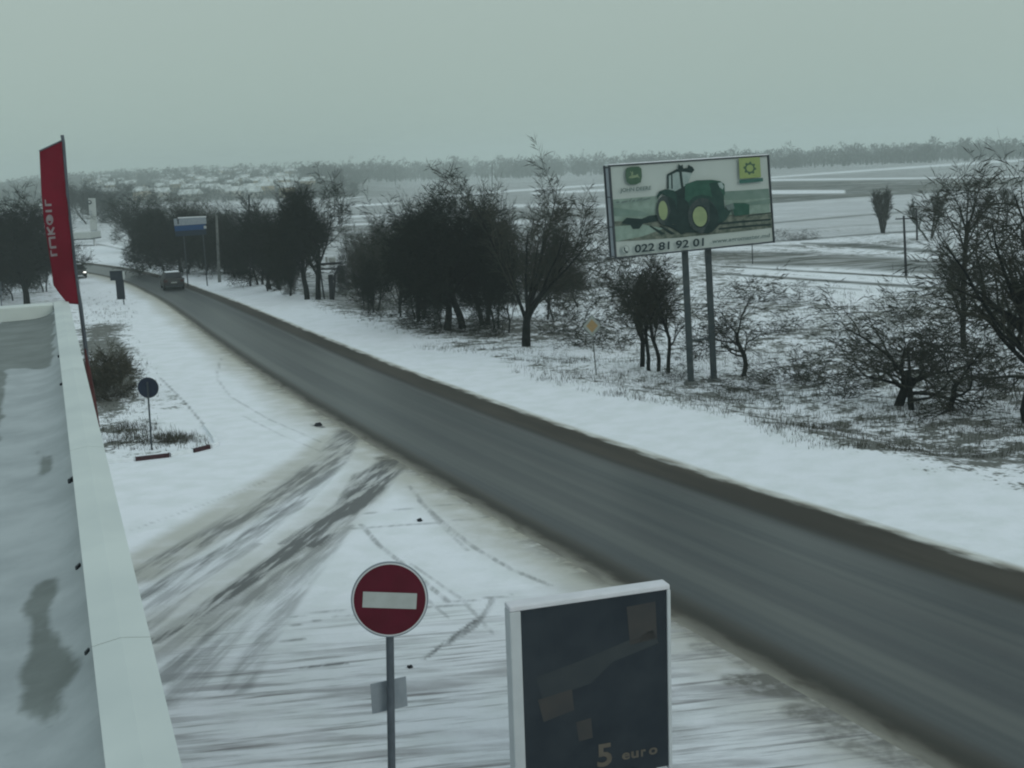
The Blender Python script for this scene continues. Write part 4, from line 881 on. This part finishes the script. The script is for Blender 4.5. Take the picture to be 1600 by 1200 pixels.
# ------------------------------------------------------------------ poster display in the foreground
PD = 15.6
def plane_hit(px, py, o, n):
    d = ray(px, py); t = (o - camo.location).dot(n) / d.dot(n); return camo.location + d * t
ptl = at(815, 955, PD); yaw = R(17); ud = Vector((math.cos(yaw), math.sin(yaw), 0)); pn = Vector((math.sin(yaw), -math.cos(yaw), 0))
P_tl = plane_hit(813, 954, ptl, pn); P_tr = plane_hit(1041, 921, ptl, pn); P_bl = plane_hit(833, 1200, ptl, pn)
wv = P_tr - P_tl; pw_ = wv.length; xu = wv.normalized(); yu = pn.cross(xu); yu = yu if yu.z > 0 else -yu
xt = (P_bl - P_tl).normalized(); 
gz = float(H(P_tl.x, P_tl.y)); bas = Vector((P_tl.x, P_tl.y, gz)) + xu * pw_ / 2; ph = (P_tl.z - gz - .25)
pd_ = thing('poster_display', 'dark advertising display in a white snow topped frame reading 5 euro', 'display', bas)
def pl(u_, v_, w_): return P_tl + xu * u_ - yu * v_ + pn * w_ - bas       # across, down, towards the viewer
def pbox(nm, u0_, u1_, v0_, v1_, w0_, w1_, mt, par=None, bv=0):
    V = [pl(a, b2, c2) for c2 in (w0_, w1_) for a, b2 in ((u0_, v0_), (u1_, v0_), (u1_, v1_), (u0_, v1_))]
    o = MB().add(V, [(0, 1, 2, 3), (7, 6, 5, 4), (0, 4, 5, 1), (1, 5, 6, 2), (2, 6, 7, 3), (3, 7, 4, 0)]).build(nm, mt, par or pd_)
    return bevel(o, bv) if bv else o
M['poster'] = mat('poster_dark', (.010, .017, .025), .3, (.021, .029, .037), 1.6, spec=.35)
M['p_brown'] = mat('poster_brown', (.046, .044, .042), .4, (.037, .038, .039), 3, spec=.35); M['p_grey'] = mat('poster_grey', (.034, .042, .046), .4, (.026, .034, .040), 2, spec=.35)
M['p_text'] = mat('poster_text', (.13, .115, .095), .4); M['frame_snow'] = mat('frame_white', (.66, .66, .70), .6, (.60, .61, .64), 4); M['frame_side'] = mat('frame_side', (.52, .55, .57), .6, (.48, .51, .53), 4)
ps_ = pw_ / 228
panel = pbox('panel', 0, pw_, 0, ph, -.06, 0, M['poster'])
pbox('frame_top', -17 * ps_, pw_ + 5 * ps_, -.012 - 7 * ps_, -.002, -.22, .03, M['frame_snow'], bv=.02)
pbox('frame_left', -17 * ps_, -.002, .0, ph + .05, -.22, .025, M['frame_side'], bv=.015)
pbox('frame_right', pw_ + .002, pw_ + 6 * ps_, .0, ph + .05, -.22, .025, M['frame_side'], bv=.01)
pbox('back', 0, pw_, .003, ph, -.2, -.08, M['frame_side'])
for a in (pw_ * .1, pw_ * .9): pbox('leg', a - .05, a + .05, ph, ph + .35, -.15, -.05, M['steel'])
def art(nm, poly, w_, mt, par):
    MB().add([pl(a * ps_, b2 * ps_, w_) for a, b2 in poly], [tuple(range(len(poly)))]).build(nm, mt, par)
art('square_mark', [(164, 18), (210, 16), (212, 74), (168, 78)], .003, M['p_brown'], panel)
art('pale_band', [(20, 105), (90, 90), (205, 60), (215, 82), (140, 100), (105, 128), (30, 142)], .003, M['p_grey'], panel)
art('warm_patch', [(22, 140), (75, 132), (78, 165), (30, 176)], .004, M['p_brown'], panel)
art('lower_patch', [(80, 185), (104, 182), (106, 214), (84, 216)], .004, M['p_brown'], panel)
def text_mesh(s, size, bold=0.0, xs=1.0, shear=0.0):
    cu = bpy.data.curves.new('lettering', 'FONT'); cu.body = s; cu.size = size; cu.offset = bold; cu.shear = shear; cu.resolution_u = 3
    o = bpy.data.objects.new('tmp', cu); col.objects.link(o); dg = bpy.context.evaluated_depsgraph_get(); dg.update()
    me = bpy.data.meshes.new_from_object(o.evaluated_get(dg)); bpy.data.objects.remove(o); bpy.data.curves.remove(cu)
    for v in me.vertices: v.co.x *= xs
    return me
def put_text(s, size, fn, mt, par, name='lettering', bold=0.0, xs=1.0, width=None, shear=0.0):
    me = text_mesh(s, size, bold, xs, shear)
    if width:
        mxx = max(v.co.x for v in me.vertices); mnx = min(v.co.x for v in me.vertices)
        for v in me.vertices: v.co.x = (v.co.x - mnx) * width / (mxx - mnx)
    for v in me.vertices: v.co = fn(v.co.x, v.co.y)
    me.name = name; me.materials.clear(); me.materials.append(mt); o = bpy.data.objects.new(name, me); col.objects.link(o); o.parent = par; return o
put_text('5', 50, lambda x, y: pl((112 + x) * ps_, (262 - y - x * .0) * ps_, .006), M['p_text'], panel, bold=1.2, width=24)
for q_, (ch, x0) in enumerate((('e', 152), ('u', 167), ('r', 183), ('o', 196))): put_text(ch, 22, (lambda x0: lambda x, y: pl((x0 + x) * ps_, (258 - y) * ps_, .006))(x0), M['p_text'], panel, name='letter', bold=.6, width=(13, 12, 8, 14)[q_])

# ------------------------------------------------------------------ billboard
b1, b2_ = g(1080, 600), g(1116, 596)
BD = b1.y; byaw = R(19)
bu = Vector((math.cos(byaw), math.sin(byaw), 0)); bn = Vector((math.sin(byaw), -math.cos(byaw), 0)); bo_ = at(1074, 325, BD - .4)
C = {k2: plane_hit(*p, bo_, bn) for k2, p in dict(tl=(953, 260), tr=(1199, 244), br=(1208, 377), bl=(963, 402)).items()}
bb = thing('billboard', 'large billboard with a green tractor picture on two tall posts', 'billboard', (b1 + b2_) / 2); B0 = bb.location
top1, top2 = at(1069, 392, b1.y), at(1105, 388, b2_.y)
for p_, t_ in ((b1, top1), (b2_, top2)):
    po = bevel(MB().add(*(lambda a, b3, w: ([a + Vector((sx_ * w, sy_ * w, 0)) for sx_, sy_ in ((-1, -1), (1, -1), (1, 1), (-1, 1))] + [b3 + Vector((sx_ * w, sy_ * w, 0)) for sx_, sy_ in ((-1, -1), (1, -1), (1, 1), (-1, 1))],
        [(3, 2, 1, 0), (4, 5, 6, 7), (0, 1, 5, 4), (1, 2, 6, 5), (2, 3, 7, 6), (3, 0, 4, 7)]))(p_ - B0 - Vector((0, 0, .3)), t_ - B0 + Vector((0, 0, .8)), .13)).build('post', M['post'], bb), .02)
    MB().box(p_ - B0 + Vector((0, 0, .05)), (.7, .7, .16), taper=.6).build('footing', M['concrete'], po)
m1, m2 = b1.lerp(top1, .33), b2_.lerp(top2, .33); MB().tube([m1 - B0, m2 - B0], .05, 6).build('tie_bar', M['post'], bb)
def bl(s, t, w=0.0):                                                  # bilinear point on the board, s right, t down
    return C['tl'].lerp(C['tr'], s).lerp(C['bl'].lerp(C['br'], s), t) + bn * w - B0
def bbox_(nm, s0, s1, t0, t1, w0, w1, mt, par=None):
    V = [bl(a, b3, c2) for c2 in (w0, w1) for a, b3 in ((s0, t0), (s1, t0), (s1, t1), (s0, t1))]
    return MB().add(V, [(0, 1, 2, 3), (7, 6, 5, 4), (0, 4, 5, 1), (1, 5, 6, 2), (2, 6, 7, 3), (3, 7, 4, 0)]).build(nm, mt, par or bb)
M['poster_w'] = mat('poster_white', (.44, .49, .47), .75, (.40, .45, .43), .6)
face = bbox_('poster', 0.002, .998, .003, .997, -.03, 0, M['poster_w'])
bbox_('back_panel', 0.0, 1.0, .0, 1.0, -.55, -.50, M['concrete'])
for a in ((0, 1, -.014, 0), (0, 1, 1.0, 1.016)): bbox_('frame_rail', -.008, 1.008, a[2], a[3], -.06, .06, M['dsteel'])
bbox_('frame_rail', -.008, 0, 0, 1, -.06, .06, M['dsteel']); bbox_('frame_rail', 1, 1.008, 0, 1, -.06, .06, M['dsteel'])
for s in (-.004, 1.0): bbox_('gap_light_strip', s, s + .004, .02, .99, -.42, -.14, M['greysign'])  # added pale strips stand in for light through the gap between frames
for s in (-.008, 1.0): bbox_('back_rail', s, s + .008, -.01, 1.01, -.58, -.49, M['dsteel'])
for t in (.0, .33, .66, .99): bbox_('strut', -.006, 0.0, t, t + .012, -.49, -.06, M['dsteel'])
bbox_('top_snow', -.004, 1.004, -.024, -.0145, -.5, .05, M['snow'])
# homography from the enlarged crop of the photograph to the board
def homog(src, dst):
    Am = []
    for (x, y), (X, Y) in zip(src, dst): Am += [[x, y, 1, 0, 0, 0, -X * x, -X * y, -X], [0, 0, 0, x, y, 1, -Y * x, -Y * y, -Y]]
    return np.linalg.svd(np.array(Am, float))[2][-1].reshape(3, 3)
HM = homog([(175, 212), (1440, 128), (1482, 812), (218, 925)], [(0, 0), (1, 0), (1, 1), (0, 1)])
def bz(x, y, w):
    q = HM @ np.array([x, y, 1.0]); return bl(q[0] / q[2], q[1] / q[2], w)
layer = [0]
def bart(nm, poly, mt, par=None):
    layer[0] += 1; w = .004 + .0035 * layer[0]
    return MB().add([bz(x, y, w) for x, y in poly], [tuple(range(len(poly)))]).build(nm, mt, par or face)
def ell(cx_, cy_, rx, ry, n=28, a0=0, a1=6.2832, tilt=0): return [(cx_ + rx * math.cos(t) * math.cos(tilt) - ry * math.sin(t) * math.sin(tilt), cy_ + rx * math.cos(t) * math.sin(tilt) + ry * math.sin(t) * math.cos(tilt)) for t in np.linspace(a0, a1, n, endpoint=a1 < 6.28)]
def pm(n, c, c2=None, s=3): M[n] = mat('print_' + n, c, .75, c2, s); return M[n]
pm('hill', (.13, .20, .17), (.17, .24, .21), 2); pm('grass', (.24, .32, .28), (.18, .25, .21), 3); pm('soil', (.17, .19, .155), (.06, .085, .07), 5)
pm('dk', (.012, .028, .028), (.02, .04, .038)); pm('tyre', (.03, .05, .05), (.055, .07, .068), 5); pm('gr', (.022, .075, .055), (.035, .10, .075)); pm('gr2', (.015, .045, .04), (.025, .06, .05))
pm('rimy', (.26, .32, .17), (.22, .28, .15)); pm('yel', (.26, .33, .13), (.23, .30, .12)); pm('logog', (.05, .10, .065), (.065, .12, .08)); pm('stag', (.24, .31, .19)); pm('ink', (.02, .04, .045)); pm('faint', (.13, .18, .17)); pm('cab', (.30, .37, .36), (.24, .31, .3)); pm('bar', (.05, .14, .12))
for n, (cpoly, mt) in enumerate([
    ([(190, 470), (560, 440), (560, 700), (205, 700)], 'grass'), ([(1090, 410), (1445, 385), (1460, 620), (1100, 640)], 'grass'),
    ([(1080, 408), (1448, 388), (1455, 460), (1180, 478), (1085, 476)], 'hill'), ([(190, 530), (420, 560), (520, 600), (205, 600)], 'hill'),
    ([(1240, 500), (1458, 468), (1462, 505), (1250, 525)], 'hill'),
    ([(203, 640), (560, 640), (760, 660), (1040, 600), (1470, 580), (1478, 700), (1250, 725), (700, 775), (212, 800)], 'soil'),
    ([(1280, 598), (1470, 576), (1470, 584), (1280, 606)], 'dk'), ([(205, 680), (420, 665), (600, 700), (430, 760), (213, 800)], 'grass')]): bart('landscape', cpoly, M[mt])
for y0 in (650, 690): bart('furrow', [(1040, y0 + 10), (1200, y0 - 6), (1460, y0 - 22), (1462, y0 - 8), (1200, y0 + 10), (1040, y0 + 24)], M['dk'])
for x0 in (480, 560, 640): bart('furrow', [(x0, 680), (x0 + 14, 676), (x0 + 130, 740), (x0 + 100, 750)], M['dk'])
bart('plough', [(270, 640), (300, 612), (420, 622), (480, 598), (545, 590), (560, 640), (430, 660), (400, 700), (350, 702), (330, 670), (260, 655)], M['dk'])
# tractor, drawn back to front
bart('tractor_shadow', [(560, 660), (900, 690), (1040, 640), (1110, 620), (1060, 660), (980, 735), (760, 735), (640, 690)], M['dk'])
bart('cab_glass', [(636, 268), (700, 245), (742, 240), (756, 372), (740, 410), (700, 420), (640, 390)], M['cab'])
bart('cab_glass', [(742, 240), (830, 252), (800, 330), (790, 372), (756, 372)], M['cab'])
bart('cab_pillar', [(626, 272), (700, 232), (830, 232), (828, 252), (705, 254), (640, 284), (640, 385), (626, 385)], M['dk'])
bart('cab_pillar', [(722, 240), (742, 240), (758, 380), (738, 384)], M['dk']); bart('cab_pillar', [(658, 262), (668, 260), (670, 385), (660, 388)], M['dk'])
bart('beacon', [(716, 190), (735, 205), (752, 196), (756, 226), (790, 222), (796, 196), (830, 215), (846, 238), (824, 262), (770, 252), (712, 240)], M['dk'])
bart('chassis', [(700, 400), (790, 350), (860, 400), (860, 560), (800, 690), (640, 660), (640, 420)], M['dk'])
bart('bonnet', [(770, 350), (860, 320), (980, 315), (1050, 325), (1085, 350), (1088, 430), (1060, 470), (960, 450), (860, 460), (800, 500), (765, 470)], M['gr'])
bart('bonnet_grille', [(962, 345), (1030, 330), (1050, 400), (1078, 440), (1085, 540), (1140, 560), (1090, 640), (1030, 660), (1000, 520), (980, 420)], M['gr2'])
bart('lamp', [(1030, 340), (1062, 335), (1080, 370), (1070, 392), (1045, 375)], M['cab'])
bart('mudguard', [(540, 440), (560, 405), (610, 388), (680, 400), (700, 440), (700, 560), (660, 600), (640, 460), (580, 425), (545, 465)], M['gr2'])
bart('rear_tyre', ell(598, 558, 62, 118, 30), M['tyre']); bart('rear_tyre_tread', [(620, 440), (680, 470), (700, 560), (690, 650), (640, 682), (600, 676), (650, 560)], M['dk']); bart('rear_wheel', ell(588, 556, 36, 76, 28, tilt=-.05), M['rimy'])
bart('front_mudguard', [(790, 500), (830, 450), (900, 432), (980, 450), (1030, 510), (1045, 560), (1010, 540), (940, 470), (860, 470), (800, 540)], M['gr2'])
bart('front_tyre', ell(905, 600, 118, 140, 36), M['tyre']); bart('front_tyre_tread', [(960, 478), (1015, 540), (1036, 620), (1010, 700), (950, 742), (905, 742), (960, 640)], M['dk'])
bart('front_wheel_edge', ell(884, 605, 66, 92, 30, tilt=-.08), M['dk']); bart('front_wheel', ell(882, 606, 57, 80, 30, tilt=-.08), M['rimy'])
bart('front_weight', [(1150, 500), (1240, 498), (1280, 512), (1280, 592), (1160, 605), (1148, 560)], M['gr']); bart('linkage', [(1085, 520), (1150, 500), (1160, 545), (1110, 560)], M['faint'])
# logos
lg = bart('emblem', [(290, 240), (300, 222), (340, 213), (395, 212), (416, 228), (420, 290), (410, 335), (370, 352), (325, 352), (298, 335), (288, 290)], M['logog'])
bart('emblem_stag', [(312, 300), (325, 286), (336, 284), (334, 262), (322, 248), (330, 250), (340, 262), (346, 244), (349, 262), (344, 282), (372, 280), (384, 268), (388, 278), (402, 306), (386, 294), (372, 296), (350, 302), (330, 304)], M['stag'])
bart('yellow_square', [(1196, 146), (1366, 136), (1374, 296), (1202, 308)], M['yel'])
ring = []
for q in range(32):
    a = q * 6.283 / 32; rr = 52 if q % 4 < 2 else 40; ring.append((1284 + rr * math.cos(a), 224 + rr * math.sin(a)))
bart('gear_mark', ring, M['logog']); bart('gear_centre', ell(1284, 224, 28, 28, 20), M['yel'])
bart('green_bar', [(1197, 316), (1388, 300), (1390, 328), (1200, 346)], M['bar'])
def btxt(s, x0, y0, x1, y1, hpx, mt, bold=0.0, shear=0.0, par=None, name='lettering'):
    layer[0] += 1; w = .004 + .0035 * layer[0]; wd = math.hypot(x1 - x0, y1 - y0); dx, dy = (x1 - x0) / wd, (y1 - y0) / wd
    put_text(s, hpx * 1.4, lambda x, y: bz(x0 + dx * x + y * .03, y0 + dy * x - y, w), mt, face, name, bold=bold, width=wd, shear=shear)
btxt('JOHN DEERE', 242, 412, 490, 392, 30, M['faint'], 1.1); btxt('022 81 92 01', 352, 888, 908, 838, 62, M['ink'], 2.2); btxt('www.agromaster.md', 975, 820, 1440, 776, 32, M['faint'], .9)
for (x0, y0, x1, y1) in ((250, 492, 300, 482), (312, 486, 332, 462), (338, 484, 360, 474), (372, 476, 420, 462), (424, 470, 480, 460), (205, 492, 232, 488)): bart('script_mark', [(x0, y0 - 6), (x1, y1 - 6), (x1, y1 + 6), (x0, y0 + 6)], M['faint'])
bart('phone_ring', ell(278, 862, 30, 32, 24), M['faint']); bart('phone_disc', ell(278, 862, 26, 28, 24), M['poster_w']); bart('phone_handset', [(262, 846), (270, 842), (276, 854), (272, 862), (282, 876), (290, 874), (298, 884), (290, 892), (276, 886), (264, 868)], M['ink'])

# small dark stones and clods on the snow
for n, (px, py, r) in enumerate(((497, 665, .16), (656, 814, .09), (640, 1043, .06))):
    b = g(px, py); q = MB(); rr = random.Random(n); V = []
    import itertools
    for th in range(1, 5):
        for ph_ in range(8): k = r * rr.uniform(.7, 1.2); V.append((k * math.sin(th * .62) * math.cos(ph_ * .785), k * math.sin(th * .62) * math.sin(ph_ * .785), k * .6 * math.cos(th * .62) + r * .2))
    q.add(V, [(t * 8 + p_, t * 8 + (p_ + 1) % 8, (t + 1) * 8 + (p_ + 1) % 8, (t + 1) * 8 + p_) for t in range(3) for p_ in range(8)] + [tuple(range(7, -1, -1))])
    o = q.build('clod', M['wood']); o.location = b
    tag(o, ['dark clod of dirt where the driveway meets the road', 'small dark clod on the snow in the middle of the forecourt', 'small dark clod beside the no entry sign post'][n], 'clod')

# ------------------------------------------------------------------ haze
hm_ = bpy.data.materials.new('haze'); hm_.use_nodes = True; t = hm_.node_tree; t.nodes.clear()
vp = t.nodes.new('ShaderNodeVolumePrincipled'); vp.inputs['Color'].default_value = (.88, .97, .96, 1); vp.inputs['Density'].default_value = .00056; vp.inputs['Anisotropy'].default_value = 0.0
om = t.nodes.new('ShaderNodeOutputMaterial'); t.links.new(vp.outputs[0], om.inputs['Volume'])
zlo = float(GZs.min()) - 1.0; ho = MB().box((0, 0, (zlo + 60) / 2), (6900, 6900, 60 - zlo)).build('haze', hm_); tag(ho, 'thin winter haze over the whole place', 'haze', kind='stuff')
